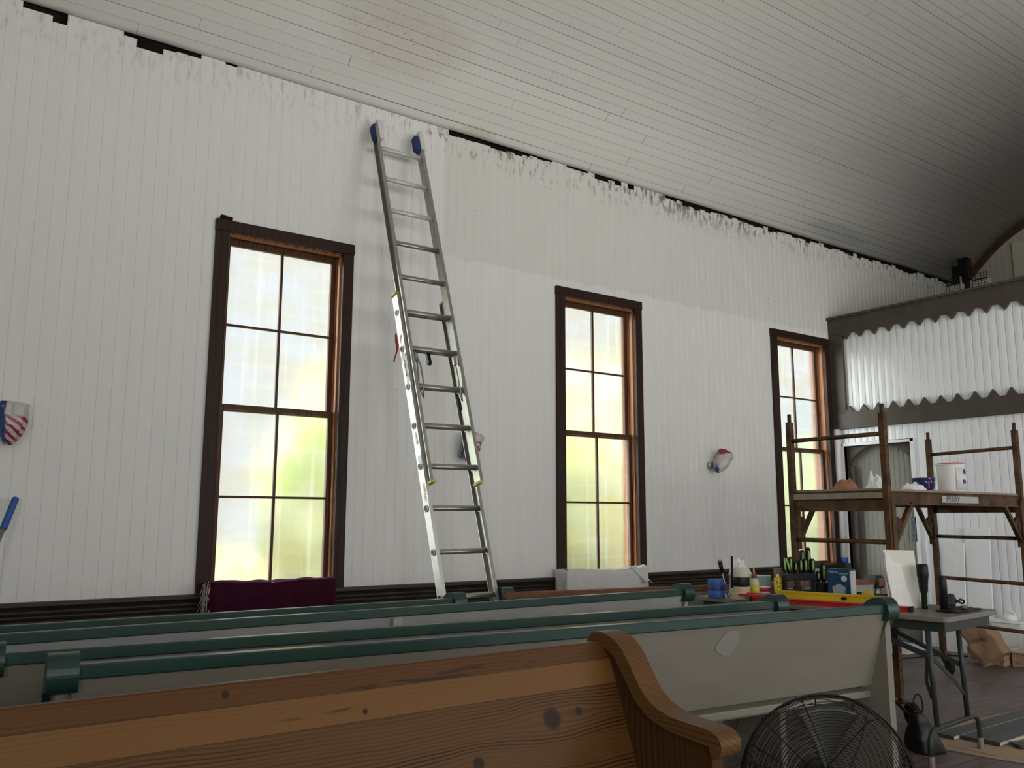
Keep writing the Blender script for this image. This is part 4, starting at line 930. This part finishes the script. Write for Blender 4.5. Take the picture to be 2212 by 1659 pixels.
t = thing('utility_tube', 'yellow tube lying right of the tape measure', 'tube', (5.22, 3.28, TZ), -50); s = MB(); s.cyl((0, 0, .02), (.12, 0, .02), .019, n=20); s.build('tube', M['yellow'], t); s = MB(); s.cyl((.0, 0, .02), (-.02, 0, .02), .020, n=20); s.build('end_cap', M['black'], t)
# white foam sheets standing on the table
t = thing('foam_sheet', 'white foam sheet with curved top standing on the table', 'board', (4.86, 2.99, TZ), -12)
def leaf(name, pts, mat, par, th=.012, lean_=6, y0=0):
    s = MB(); s.prism(pts, y0, y0 + th, 'y'); s.xf(Matrix.Rotation(R(-lean_), 4, 'X')); return s.build(name, mat, par, bevel=.002)
leaf('rear_sheet', [(.035, 0), (.29, 0), (.28, .345), (.025, .352)], M['foam'], t, .010, 3, .02)
leaf('front_sheet', [(.045, 0), (.215, .0), (.19, .06), (.165, .13), (.145, .21), (.135, .262), (.10, .272), (.068, .286), (.06, .325), (.012, .335), (.008, .25), (.035, .1)], M['paper'], t, .012, 2, 0)
# torch, caulking tube, goggles, pouch
t = thing('torch', 'tall black torch standing on its tail at the table corner', 'torch', (5.10, 2.90, TZ)); s = MB(); s.lathe([(0, 0), (.017, 0), (.018, .01), (.018, .09), (.024, .11), (.026, .14), (.030, .18), (.033, .195), (.033, .255), (.028, .265), (0, .265)], n=26, fn=lambda a, f: 1 + .03 * math.cos(8 * a) * (f > .5)); s.build('body', M['black'], t); s = MB(); s.box(-.026, -.012, -.008, .008, .15, .175); s.build('switch', M['rubber'], t, bevel=.003)
s = MB(); s.box(-.004, .004, -.0195, -.016, .02, .085); s.build('lime_strip', M['lime'], t)
t = thing('black_tube', 'short black cylinder standing right of the torch', 'tube', (5.10, 2.78, TZ + .004)); s = MB(); s.lathe([(0, 0), (.022, 0), (.022, .19), (.019, .196), (0, .196)], n=24); s.build('tube', M['black'], t)
t = thing('goggles', 'black safety goggles with looped strap near the table end', 'goggles', (5.17, 2.80, TZ + .022), -20)
s = MB(); s.grid(lambda u, v: Vector((.085 * (u - .5) * 1.3, -.035 * math.sin(PI * u), .0)) + Vector((0, 0, .075 * v * math.sin(PI * (.15 + .7 * u)))) , 12, 8); s.build('lens_frame', M['black'], t, solid=.012)
s = MB(); s.tube([(.05, 0, .05), (.075, .01, .03), (.105, .0, .012), (.125, 0, .015), (.13, .01, .028), (.115, .02, .034), (.09, .02, .022), (.06, .02, .01)], .006, 8); s.tube([(-.04, .0, .04), (-.02, .03, .055), (.03, .035, .06), (.06, .02, .035)], .006, 8); s.build('strap', M['rubber'], t)
t = thing('tool_pouch', 'flat black leather pouch lying at the near end of the table', 'pouch', (4.965, 2.70, TZ + .004), 3); s = MB(); s.grid(lambda u, v: Vector((.02 + .33 * u, -.05 + .12 * v, .003 + .016 * math.sin(PI * u) * math.sin(PI * v) + .006 * noise.noise(Vector((u * 7, v * 5, 0))))), 20, 10); s.build('flap', M['leather'], t, solid=.006); s = MB(); s.prism([(.26, -.03), (.40, .03), (.30, .04)], .004, .008, 'z'); s.build('folded_corner', M['leather'], t)
t = thing('putty_knife', 'grey scraper with dark handle on the leather pouch', 'scraper', (5.10, 2.66, TZ + .022), 25); s = MB(); s.box(0, .09, -.012, .012, 0, .014); s.build('handle', M['grey'], t, bevel=.005); s = MB(); s.prism([(.09, -.008), (.17, -.022), (.17, .022), (.09, .008)], .004, .006, 'z'); s.build('blade', M['silver'], t)
t = thing('cord_loop', 'thin tan cord looping over the table edge near the tape stack', 'cord', (4.64, 3.82, TZ)); s = MB(); s.tube([(-.01, 0, .004), (.0, -.01, .02), (.03, -.02, .035), (.07, 0, .03), (.11, .02, .01), (.14, .03, .004)], .0022, 6); s.tube([(0, .02, .004), (.02, .01, .022), (.05, .01, .034), (.09, .03, .018), (.12, .05, .004)], .0022, 6); s.build('cord', M['tan'], t)
t = thing('dark_case', 'flat dark plastic case under the tape stack at the table end', 'case', (4.60, 4.06, TZ + .0), 94); 
bpy.data.objects.remove(t)

# ------------------------------------------------------------------ things on the scaffold deck
DZK = 1.550
t = thing('paint_pail', 'white paint pail with blue swoosh label on the scaffold deck', 'paint pail', (6.55, 3.445, DZK)); PR_ = .098
s = MB(); s.lathe([(0, 0), (PR_ * .93, 0), (PR_ * .95, .004), (PR_, .195), (PR_ * 1.02, .20)], n=40); s.build('pail_body', M['white'], t)
s = MB(); s.lathe([(PR_ * .9, .200), (PR_ * 1.05, .200), (PR_ * 1.06, .206), (PR_ * 1.04, .212), (0, .208)], n=40); s.build('lid', M['white'], t); s = MB(); s.tube([(PR_ * 1.02 * math.cos(a), PR_ * 1.02 * math.sin(a), .2125) for a in [R(150 + 5 * i) for i in range(26)]], .004, 6); s.build('red_paint_drips', M['red'], t)
def wrap(a0, a1, fz0, fz1, r, mat, name, n=14):
    s = MB(); s.grid(lambda u, v: Vector((r * math.cos(R(a0 + (a1 - a0) * u)), r * math.sin(R(a0 + (a1 - a0) * u)), fz0(u) + (fz1(u) - fz0(u)) * v)), n, 2); return s.build(name, mat, t, solid=.0008)
wrap(228, 285, lambda u: .01, lambda u: .185, PR_ * 1.0, M['boxwhite'], 'label')
wrap(262, 320, lambda u: .055 + .012 * math.sin(4 * u), lambda u: .092 - .012 * u, PR_ * 1.008, M['navy'], 'blue_swoosh')
s = MB(); ca = R(278); cc = Vector((PR_ * 1.012 * math.cos(ca), PR_ * 1.012 * math.sin(ca), .150)); nn = Vector((math.cos(ca), math.sin(ca), 0)); s.cyl(cc - nn * .001, cc + nn * .002, .021, n=24); s.build('blue_seal', M['navy'], t)
for lz_ in range(9):
    tt = text('small_print', '............', .013, M['grey'], t, (PR_ * 1.008 * math.cos(R(240)), PR_ * 1.008 * math.sin(R(240)), .06 + .013 * lz_), (PI / 2, 0, R(240) + PI / 2), .0003)
s = MB(); s.tube([(PR_, 0, .17), (PR_ + .035, 0, .165)], .002, 6); s.tube([(-.02, -.03, .21), (.01, -.04, .235)], .002, 6); s.build('handle_wire', M['silver'], t)
t = thing('paint_tub', 'dark blue and white speckled paint tub left of the pail', 'paint tub', (6.33, 3.54, DZK)); s = MB(); s.lathe([(0, 0), (.070, 0), (.085, .098), (.088, .102), (.082, .102), (.068, .01), (0, .01)], n=32)
m_, nt_, b_ = new_mat('speckled_navy'); g = G(nt_); v_, x_, y_, z_ = g.coords(); nt_.links.new(g.mix(g.ramp(g.noise(v_, 45, 2), .60, .64), g.mix(g.ramp(x_, .01, .03), (.015, .03, .13), (.55, .55, .56)), (.6, .62, .66)), b_.inputs['Base Color']); b_.inputs['Roughness'].default_value = .3
s.build('tub_body', m_, t); s = MB(); s.box(-.088, -.070, -.006, .006, .03, .085); s.build('handle', M['navy'], t, bevel=.003); s = MB(); s.box(-.055, -.043, -.067, -.060, .02, .07); s.build('red_mark', M['red'], t)
def crumple(name, label, loc, rx, ry, h, mat, seed, cat, rough_=1):
    t = thing(name, label, cat, loc); s = MB()
    s.grid(lambda u, v: Vector((rx * (2 * u - 1), ry * (2 * v - 1), max(.002, h * .8 * (max(0, 1 - abs(2 * u - 1) ** 3) * max(0, 1 - abs(2 * v - 1) ** 3)) ** .6 * (1 + rough_ * .8 * noise.noise(Vector((u * 4, v * 4, seed))) + rough_ * .35 * noise.noise(Vector((u * 11, v * 11, seed)))) + .012 * abs(noise.noise(Vector((u * 15, v * 15, seed))))))), 24, 18, smooth=False)
    s.build('folds', mat, t, solid=.003); return t
crumple('plastic_bag', 'crumpled white plastic bag behind the near scaffold post', (6.22, 3.86, DZK + .002), .085, .07, .135, M['film'], 3, 'plastic bag')
crumple('plastic_sheet', 'low crumpled clear plastic on the deck beside the blue tub', (6.12, 3.50, DZK + .002), .10, .05, .05, M['film'], 5, 'plastic sheet')
crumple('work_glove', 'orange-brown work glove lying on the scaffold deck', (5.90, 3.92, DZK + .012), .085, .06, .085, M['orange'], 8, 'glove', .6)
t = thing('cardboard_sheet', 'flat dark cardboard lying on the left half of the scaffold deck', 'cardboard', (5.80, 3.78, DZK), 2); s = MB(); s.box(-.24, .42, -.30, .36, .0, .008); s.build('sheet', M['ply'], t)

# ------------------------------------------------------------------ wall sconces wrapped in bags
def sconce(x, z, label, rot, tilt, stripes, seed, sc_=1.0, blue=True):
    t = empty('wall_sconce', (x, YL - .004, z), 0, label, 'wall lamp', 'bagged wall sconces')
    s = MB(); s.cyl((0, 0, .06), (0, -.03, .06), .045, .035, n=24); s.build('backplate', M['silver'], t)
    s = MB(); s.tube([(0, -.02, .06), (0, -.08, .045), (0, -.11, .075)], .010, 8); s.build('arm', M['silver'], t)
    Mt = Matrix.Translation((0, -.11, .02)) @ Matrix.Rotation(R(tilt), 4, 'Y') @ Matrix.Scale(sc_, 4)
    s = MB(); s.lathe([(0, .02), (.03, .02), (.05, .06), (.058, .12), (.072, .195), (.068, .19), (.05, .12), (.02, .05)], n=28); s.xf(Mt); s.build('glass_shade', M['white'], t)
    s = MB(); s.lathe([(.0, -.045), (.02, -.04), (.042, -.01), (.066, .04), (.078, .09), (.080, .14), (.084, .19), (.088, .215), (.06, .222), (.0, .218)], n=44, fn=lambda a, f: 1 + .28 * noise.noise(Vector((math.cos(a) * 2.2, math.sin(a) * 2.2, f * 5 + seed))) + .09 * math.sin(7 * a + 5 * f + seed) * (1 - f) + .08 * noise.noise(Vector((math.cos(a) * 7, math.sin(a) * 7, f * 12 + seed))))
    s.xf(Mt); s.build('plastic_bag', bag_mat('flag_bag_%d' % seed, rot, stripes, seed), t); return t
sconce(.500, 1.80, 'wall sconce wrapped in a red striped plastic bag at the left edge', .6, 4, True, 1, 1.0)
sconce(3.835, 1.82, 'wall sconce wrapped in a red white and blue bag behind the ladder', .3, 14, True, 4, .95)
sconce(6.90, 1.83, 'wall sconce wrapped in a white translucent bag between the middle and far windows', -.4, 38, False, 9, .95)

# extension pole at the left edge
pa = Vector((.562, 6.07, 1.445)); pd_ = Vector((.105, .16, .33)).normalized(); pf = pa - pd_ * (pa.z / pd_.z)
t = thing('extension_pole', 'grey metal pole with blue foam grip leaning at the far left', 'pole', pf); s = MB(); s.cyl((0, 0, 0), pa - pf, .0125, n=16); s.build('tube', M['grey'], t)
s = MB(); e_ = pa - pf; s.cyl(e_ - pd_ * .20, e_ + pd_ * .01, .020, n=20); s.cyl(e_ + pd_ * .01, e_ + pd_ * .018, .020, .013, n=20); s.build('grip', M['blue'], t, bevel=.002)
# wooden block above window 1
t = empty('wood_block', (1.763, YL, 3.506), 0, 'small chipped dark block on top of the left window casing', 'block'); s = MB(); s.box(-.045, .042, -.034, -.004, 0, .026); s.box(-.042, .0, -.030, -.004, .026, .034); s.build('block', M['lath'], t, bevel=.002)

# ------------------------------------------------------------------ cloths on the sills
def drape(name, label, x0, x1, z0, z1, y0, mat, seed, sag=.02, amp=.012, fringe=False, cat='cloth'):
    t = empty(name, (x0, YL, z0), 0, label, cat); s = MB(); W2 = x1 - x0; D2 = YL - .055 - y0
    per = []
    for i in range(12): per.append((0 + .0, -.05 - D2 * i / 12 * .9))
    for i in range(9): a = R(180 + 90 * i / 8); per.append((.03 + .03 * math.cos(a), -.05 - D2 * .9 - .03 + .0 + .03 * math.sin(a) + .03 * .0))
    for i in range(1, 60): per.append((.03 + (W2 - .06) * i / 60, -.05 - D2 * .9 - .06))
    for i in range(9): a = R(270 + 90 * i / 8); per.append((W2 - .03 + .03 * math.cos(a), -.05 - D2 * .9 - .03 + .03 * math.sin(a)))
    for i in range(12): per.append((W2, -.05 - D2 * .9 * (1 - (i + 1) / 12)))
    n = len(per); cx_ = W2 / 2
    def fn(u, v):
        k = min(n - 1, int(round(u * (n - 1)))); px, py = per[k]
        f = (1 - v) ** .8; w_ = math.sin(k * .55 + seed) + .6 * math.sin(k * .23 + seed * 2)
        ox = (-1 if px < .05 else (1 if px > W2 - .05 else 0)); oy = -1 if .02 < px < W2 - .02 else 0
        top = z1 - z0 + .010 * noise.noise(Vector((px * 6, seed, 0))) - (sag * 2.0 * (px / W2) * (1 - px / W2) if oy else 0)
        return Vector((px + ox * amp * w_ * f, py + oy * (amp * w_ * f + .01 * f), top * v))
    s.grid(fn, n - 1, 14)
    def fn2(u, v):
        px = W2 * u; sg = -sag * 4 * u * (1 - u) * .5
        yy = -.05 - (D2 * .9 + .056) * v; return Vector((px, yy, z1 - z0 + sg + .012 * noise.noise(Vector((u * 8, v * 3, seed))) + .006 * math.sin(9 * v + 7 * u) - (.004 if v > .9 else 0)))
    s.grid(fn2, 40, 8); s.build('cloth', mat, t, solid=.003)
    return t, W2, D2
t, W2, D2 = drape('velvet_cloth', 'maroon velvet cloth with cream fringe draped below the left window', WX[0] + .045, WX[0] + .945, .42, .905, YL - .20, M['velvet'], 2, .008, .016)
rf = random.Random(5)
for ex_, cnt in ((-.012, 34), (W2 + .012, 22)):
    s = MB()
    for i in range(cnt): yy = -.06 - (D2 + .03) * rf.random(); z_a = .16 + .34 * rf.random() if ex_ < 0 else .10 + .24 * rf.random(); s.tube([(ex_ * .6, yy, z_a), (ex_ + rf.uniform(-.015, .01), yy + rf.uniform(-.02, .02), z_a - .07), (ex_ * 1.5 + rf.uniform(-.03, .02), yy + rf.uniform(-.03, .03), z_a - .15)], .0025, 5)
    s.build('fringe', M['fringe'], t)
t, W2, D2 = drape('white_cloth', 'white cloth draped below the middle window', WX[1] - .06, WX[1] + .91, .42, .895, YL - .20, M['linen'], 6, .03, .014)
s = MB(); s.grid(lambda u, v: Vector((W2 - .20 + .16 * v + .02 * math.sin(u * 9), -.22 - .02 * math.sin(PI * u) - .03 * v, .48 - .14 * v - .03 * (u - .5) ** 2 + .012 * math.sin(u * 12))) + Vector((.11 * (u - .5), 0, .0)), 14, 12); s.build('bunched_fold', M['linen'], t, solid=.006)
s = MB(); s.grid(lambda u, v: Vector((W2 + .0 + .05 * math.sin(PI * u) + .02 * v, -.08 - .12 * u, .47 - .26 * v + .02 * math.sin(u * 5))), 10, 12); s.build('hanging_corner', M['linen'], t, solid=.004)

# ------------------------------------------------------------------ things by the partition
t = thing('panel_board', 'tall white board leaning on the partition right of the doorway', 'board', (8.98, 4.56, 0)); s = MB(); s.box(-.01, .01, -.14, .105, 0, 1.262, Matrix.Rotation(R(4.5), 4, 'Y')); s.build('board', M['part'], t, bevel=.002)
t = thing('panel_board', 'shorter white board leaning beside the tall board, nearer the doorway', 'board', (8.93, 4.77, 0)); s = MB(); s.box(-.012, .012, -.105, .10, 0, 1.105, Matrix.Rotation(R(5.2), 4, 'Y')); s.build('board', M['trimw'], t, bevel=.002)
t = empty('tin_plaque', (XP - .010, 5.249, 1.095), 0, 'ornate pressed tin plate on the partition at the doorway edge', 'plaque'); s = MB(); s.box(-.008, .004, -.030, .030, 0, .275); s.build('plate', M['tin'], t, bevel=.002)
for k in range(4):
    c = .038 + .066 * k
    s = MB()
    if k % 2 == 0: s.tube([(-.010, .020 * math.cos(a), c + .024 * math.sin(a)) for a in [2 * PI * i / 16 for i in range(16)]], .0025, 5, True); s.tube([(-.010, .008 * math.cos(a), c + .009 * math.sin(a)) for a in [2 * PI * i / 10 for i in range(10)]], .002, 5, True)
    else: s.tube([(-.010, -.022, c - .022), (-.010, 0, c), (-.010, .022, c + .022)], .0025, 5); s.tube([(-.010, .022, c - .022), (-.010, 0, c), (-.010, -.022, c + .022)], .0025, 5)
    s.build('embossed_scroll', M['greyf'], t)
def crate(label, x, y, l, d, h, rz, top=True):
    t = thing('wooden_crate', label, 'crate', (x, y, 0), rz); s = MB(); s.box(0, l, 0, d, 0, h); s.build('crate_body', M['osb'], t, bevel=.002)
    s = MB(); s.box(-.01, l + .01, -.01, d + .01, h, h + .014); s.build('lid', M['plankedge'], t, bevel=.002)
    for a in (0, l - .03): s = MB(); s.box(a, a + .03, -.003, 0.001, 0, h); s.box(a, a + .03, -.003, 0.001, 0, h); s.build('corner_batten', M['osb'], t)
    return t
crate('low strand-board crate with pale lid beside the white boards', 8.45, 4.41, .34, .25, .135, -92)
crate('low strand-board crate behind the brown paper bag', 8.52, 4.04, .28, .25, .125, -88)
crate('taller dark crate at the right edge of the photo', 8.62, 3.72, .36, .26, .30, -92)
t = thing('storage_bin', 'grey-white plastic bin behind the low crates', 'bin', (8.93, 4.25, 0)); s = MB(); s.prism([(-.15, 0), (.15, 0), (.165, .35), (-.165, .35)], -.10, .10, 'x'); s.build('bin_body', M['linen'], t, bevel=.01); s = MB(); s.box(-.11, .11, -.172, .172, .35, .365); s.build('lid', M['white'], t, bevel=.004)
t = thing('jug', 'white plastic jug with looped handle on the bin', 'jug', (8.93, 4.22, .365)); s = MB(); s.lathe([(0, 0), (.06, 0), (.065, .02), (.062, .045), (.035, .06), (.02, .065), (0, .066)], n=24); s.build('jug_body', M['white'], t); s = MB(); s.tube([(-.0, .05 * math.cos(a), .04 + .05 * math.sin(a)) for a in [PI * i / 12 for i in range(13)]], .010, 8); s.build('handle', M['white'], t)
t = thing('clear_tub', 'clear plastic food tub on the first low crate', 'tub', (8.57, 4.25, .149)); s = MB(); s.lathe([(0, .0), (.055, 0), (.075, .085), (.079, .088), (.079, .092), (.070, .088), (.052, .006), (0, .006)], n=6 * 4); s.build('tub_body', M['clear'], t)
t = thing('paper_bag', 'crumpled brown paper bag tipped over on the floor', 'paper bag', (8.30, 3.96, 0)); 
Rm_ = Matrix.Rotation(R(-90), 4, 'Z') @ Matrix.Rotation(R(-36), 4, 'Y')
def bagv(u, v):
    a = u * 4; k = int(a) % 4; f = a - int(a); c = [(-.13, -.07), (.13, -.07), (.13, .07), (-.13, .07)]; p, q_ = c[k], c[(k + 1) % 4]
    x_, y_ = p[0] + (q_[0] - p[0]) * f, p[1] + (q_[1] - p[1]) * f
    nn = .018 * noise.noise(Vector((x_ * 9, y_ * 9, v * 4))); return Vector((x_ * (1 - .05 * v) + nn, y_ * (1 - .25 * v) + nn, .42 * v))
s = MB(); s.grid(bagv, 40, 14); s.xf(Matrix.Translation((0, .10, .085)) @ Rm_); o = s.build('bag_body', M['bagp'], t, solid=.003)
mz = min(v.co.z for v in o.data.vertices)
for v in o.data.vertices: v.co.z -= mz
tt = text('lettering', 'HINKS', .052, M['ink'], t, (0, 0, 0), (0, 0, 0)); Mx = Matrix.Translation((0, .10, .085 - mz)) @ Rm_ @ Matrix.Translation((-.0, -.086, .20)) @ Matrix.Rotation(PI / 2, 4, 'X') @ Matrix.Rotation(R(-16), 4, 'Z')
tt.location = Mx.to_translation(); tt.rotation_euler = Mx.to_euler()
t = thing('cutlery_pack', 'pack of white plastic cutlery behind the paper bag', 'cutlery', (8.84, 3.95, 0)); s = MB(); s.box(-.03, .03, -.05, .05, 0, .24); s.build('cup', M['white'], t, bevel=.006)
for k in range(4): s = MB(); s.tube([(.0, -.036 + .024 * k, .22), (0, -.045 + .03 * k, .30), (0, -.04 + .03 * k, .33), (0, -.05 + .03 * k, .30)], .006, 6); s.build('fork', M['white'], t)
t = thing('blister_pack', 'pale blue plastic package hanging upright by the crates', 'package', (8.74, 3.76, .315)); s = MB(); s.box(-.006, .006, -.055, .055, 0, .17); s.build('pack', M['pale_blue_film'], t, bevel=.004); s = MB(); s.tube([(0, .03 * math.cos(a), .17 + .028 * math.sin(a)) for a in [PI * i / 10 for i in range(11)]], .006, 6); s.build('hanger', M['grey'], t); s = MB(); s.box(-.008, -.005, -.045, .045, .03, .07); s.build('label', M['boxblue'], t)
t = thing('black_cable', 'coil of black cable on the right-hand crate', 'cable', (8.60, 3.60, .314)); s = MB(); s.tube([(.06 * math.cos(a * 1.0), .08 * math.sin(a), .012 + .002 * a) for a in [.5 * i for i in range(28)]], .008, 6); s.build('cable', M['rubber'], t)
t = thing('extension_lead', 'thin black lead lying on the floor by the white boards', 'cord', (8.2, 4.75, 0)); s = MB(); s.tube([(-.6, .5, .006), (-.3, .15, .006), (.05, .05, .006), (.4, -.0, .006), (.55, -.25, .006), (.35, -.35, .006)], .006, 6); s.build('cord', M['rubber'], t)
t = thing('paper_sheet', 'white sheet lying on the floor before the doorway', 'paper', (8.35, 4.95, 0), 10); s = MB(); s.grid(lambda u, v: Vector((.75 * u, .5 * v, .004 + .03 * u * u * v)), 10, 6); s.build('sheet', M['linen'], t, solid=.003)

# slate planks and cardboard on the floor at the right
def flat(name, label, cat, pts, z0, z1, mat, group=None):
    cx_ = sum(p[0] for p in pts) / len(pts); cy_ = sum(p[1] for p in pts) / len(pts); t = thing(name, label, cat, (cx_, cy_, 0), 0, group)
    s = MB(); s.prism([(a - cx_, b2 - cy_) for a, b2 in pts], z0, z1, 'z'); return t, s.build('sheet' if cat == 'cardboard' else 'plank', mat, t, bevel=.001)
flat('cardboard_sheet', 'wide torn cardboard sheet on the floor under the slate planks', 'cardboard', [(5.14, 3.03), (5.30, 3.17), (5.55, 3.185), (6.7, 3.12), (7.6, 3.05), (7.6, 2.40), (5.6, 2.40), (5.24, 2.44), (5.19, 2.65)], .001, .006, M['card'])
flat('cardboard_sheet', 'small torn cardboard piece beside the table foot', 'cardboard', [(5.24, 2.90), (5.30, 2.86), (5.45, 2.62), (5.62, 2.47), (5.34, 2.45), (5.25, 2.63)], .0065, .011, M['card'])
for k, (lab, x0, x1, y0, y1, z0) in enumerate((('dark slate-coloured plank farthest from the table, topmost of three', 5.40, 7.4, 2.945, 3.055, .007), ('dark slate-coloured plank in the middle of the three', 5.46, 7.3, 2.825, 2.935, .007), ('dark slate-coloured plank with pale edge nearest the viewer', 5.47, 7.2, 2.705, 2.815, .010))):
    t = thing('floor_plank', lab, 'plank', (x0, y0, 0), .6, 'slate planks on cardboard'); s = MB(); s.box(0, x1 - x0, 0, y1 - y0, z0, z0 + .022); s.build('plank', M['slate'], t, bevel=.001); s = MB(); s.box(.002, x1 - x0, -.003, .0, z0 + .002, z0 + .020); s.build('pale_edge', M['plankedge'], t)
t = thing('floor_plank', 'dark plank lying crosswise at the right edge on the cardboard', 'plank', (5.55, 2.69, 0), -28, 'slate planks on cardboard'); s = MB(); s.box(0, .9, -.10, 0, .0125, .030); s.build('plank', M['slate'], t, bevel=.001)

# black bag and cable loop at the scaffold wheel
t = thing('black_bag', 'slumped black leather bag on the floor beside the near scaffold wheel', 'bag', (5.05, 2.93, 0)); s = MB()
s.grid(lambda u, v: Vector((.105 * math.cos(2 * PI * u) * (1 - .72 * v ** 1.3) * (1 + .16 * math.sin(6 * PI * u + 3) + .15 * noise.noise(Vector((u * 5, v * 4, 1)))) - .055 * v, .10 * math.sin(2 * PI * u) * (1 - .8 * v ** 1.6) * (1 + .1 * math.sin(8 * PI * u)), .225 * v + .02 * noise.noise(Vector((u * 4, v * 3, 7))) * v)), 48, 16); s.build('bag_body', M['leather'], t, solid=.006)
s = MB(); s.tube([(-.03 + .05 * math.cos(a), .01, .25 + .07 * math.sin(a)) for a in [2 * PI * i / 18 for i in range(18)]], .005, 6, True); s.build('loop_handle', M['rubber'], t)

# ------------------------------------------------------------------ loft things beyond the partition
t = thing('notice_board', 'cream panel pinned to the gable wall above the partition', 'panel', (XE - .03, 4.90, 4.66)); s = MB(); s.box(-.012, .012, -.5, .5, 0, .50); s.build('panel', M['cream'], t, bevel=.002)
for (ya, za, ll) in ((.33, .36, .16), (.32, .08, .10)): s = MB(); s.box(-.0145, -.012, ya - ll, ya, za, za + .012); s.build('dark_stroke', M['grey'], t)
for (lab, yy) in (('small grid-fronted crate on the loft left of the black post', 4.86), ('small grid-fronted crate on the loft right of the black post', 4.56)):
    t = thing('wire_crate', lab, 'crate', (9.66, yy, 3.70)); s = MB(); s.box(-.05, .05, -.078, .078, 0, .30); s.build('crate_body', M['endwall'], t)
    s = MB()
    for i in range(6): s.bar((-.056, -.078 + .031 * i, 0), (-.056, -.078 + .031 * i, .37), .004, .004)
    for i in range(9): s.bar((-.056, -.078, .12 + .03 * i), (-.056, .078, .12 + .03 * i), .004, .004)
    s.build('wire_grid', M['black'], t); s = MB(); s.box(-.06, -.052, -.082, .082, .285, .30); s.build('dark_bar', M['black'], t)
t = thing('black_post', 'black post standing on the loft under the hole in the ceiling corner', 'post', (11.9, 5.93, 3.70)); s = MB(); s.box(-.06, .06, -.12, .07, 0, 1.17); s.box(-.07, .06, -.16, -.03, .95, 1.26); s.build('post', M['black'], t, bevel=.004)
t = thing('wooden_stick', 'thin pale stick leaning on the black loft post', 'stick', (11.78, 5.78, 3.70)); s = MB(); s.cyl((0, 0, 0), (0, .07, .98), .014, n=10); s.build('stick', M['cream'], t)

# ------------------------------------------------------------------ floor fan
FD = 2.8; fc = Vector((2.566, 1.821, .478)); FR = .283
fz = Vector((_w.x, _w.y, .02)).normalized(); fxv = fz.cross(Vector((0, 0, 1))).normalized(); fyv = fxv.cross(fz)
FB = Matrix((fxv, fyv, -fz)).transposed().to_4x4()      # local +z faces the viewer
fan = empty('floor_fan', (fc.x, fc.y, 0), 0, 'large black drum fan on the floor in front of the cream pew', 'fan'); FT = Matrix.Translation((0, 0, fc.z)) @ FB
def ring(r, z, w, n=72): return [Vector((r * math.cos(2 * PI * i / n), r * math.sin(2 * PI * i / n), z)) for i in range(n)], w
def dome(r): return .062 * (1 - (r / FR) ** 3.2)
gd = MB()
for i in range(27):
    r = .048 + (FR - .05) * i / 27; pts, w = ring(r, dome(r), .0012); gd.tube(pts, .00125, 5, True)
for k in range(7):
    pts, w = ring(FR - .001 * k * (k > 3), -.012 * k, .0013); gd.tube(pts, .0013, 5, True)
pts, w = ring(FR + .003, -.036, .004); gd.tube(pts, .0035, 6, True); gd.xf(FT); gd.build('front_guard', M['blackm'], fan)
gs = MB()
for k in range(8):
    a = 2 * PI * (k + .38) / 8; gs.tube([Vector((r * math.cos(a), r * math.sin(a), dome(min(r, FR)) + .002)) for r in [.045 + (FR - .045) * i / 12 for i in range(13)]] + [Vector((FR * math.cos(a), FR * math.sin(a), -.08))], .0022, 6)
gs.xf(FT); gs.build('guard_spokes', M['blackm'], fan)
s = MB(); s.cyl((0, 0, .055), (0, 0, .068), .050, .046, n=32); s.xf(FT); s.build('centre_badge', M['black'], fan)
for k in range(3):
    a0 = 2 * PI * k / 3 + 1.5
    s = MB(); s.grid(lambda u, v: Vector(((.045 + .205 * v) * math.cos(a0 + (u - .5) * (.62 + .35 * v)), (.045 + .205 * v) * math.sin(a0 + (u - .5) * (.62 + .35 * v)), -.045 + (u - .5) * .07 * (1 - .3 * v))), 12, 12); s.xf(FT); s.build('blade', M['bladegrey'], fan, solid=.0025)
s = MB(); s.cyl((0, 0, -.15), (0, 0, -.02), .060, .055, n=28); s.xf(FT); s.build('motor', M['black'], fan)
gr = MB()
for i in range(12): r = .06 + (FR * .9 - .06) * i / 11; pts, w = ring(r, -.115 + .0 * r, .0013, 64); gr.tube(pts, .0013, 5, True)
for k in range(8): a = 2 * PI * k / 8; gr.tube([Vector((r * math.cos(a), r * math.sin(a), -.116)) for r in (.05, FR * .9)] + [Vector((FR * math.cos(a), FR * math.sin(a), -.07))], .002, 6)
gr.xf(FT); gr.build('rear_guard', M['blackm'], fan)
sd_ = MB(); fl_ = fxv; bk2 = fz
sd_.tube([fl_ * -(FR + .02) + Vector((0, 0, fc.z)) + bk2 * .05, fl_ * -(FR + .02) + Vector((0, 0, .12)) + bk2 * .05, fl_ * -.26 + Vector((0, 0, .015)) + bk2 * .05, fl_ * .26 + Vector((0, 0, .015)) + bk2 * .05, fl_ * (FR + .02) + Vector((0, 0, .12)) + bk2 * .05, fl_ * (FR + .02) + Vector((0, 0, fc.z)) + bk2 * .05], .011, 10)
for q_ in (-1, 1): sd_.tube([fl_ * .22 * q_ + Vector((0, 0, .015)) - bk2 * .16, fl_ * .22 * q_ + Vector((0, 0, .015)) + bk2 * .22], .011, 10)
sd_.build('stand', M['blackm'], fan)

# neighbouring house seen blurred through the middle window
hs = empty('house', (16.4, 18.5, -.6), 0, 'cream clapboard house blurred behind the glass of the middle window', 'house'); s = MB(); s.box(-3.0, 3.6, .0, 4, 0, 6.4); hw_ = s.build('house_wall', M['cream_wall'], hs)
for k in range(32): s = MB(); s.prism([(-.035, .2 * k), (0, .2 * k), (0, .2 * k + .2)], -3.0, 3.6, 'x'); s.build('clapboard', M['cream_wall'], hw_)
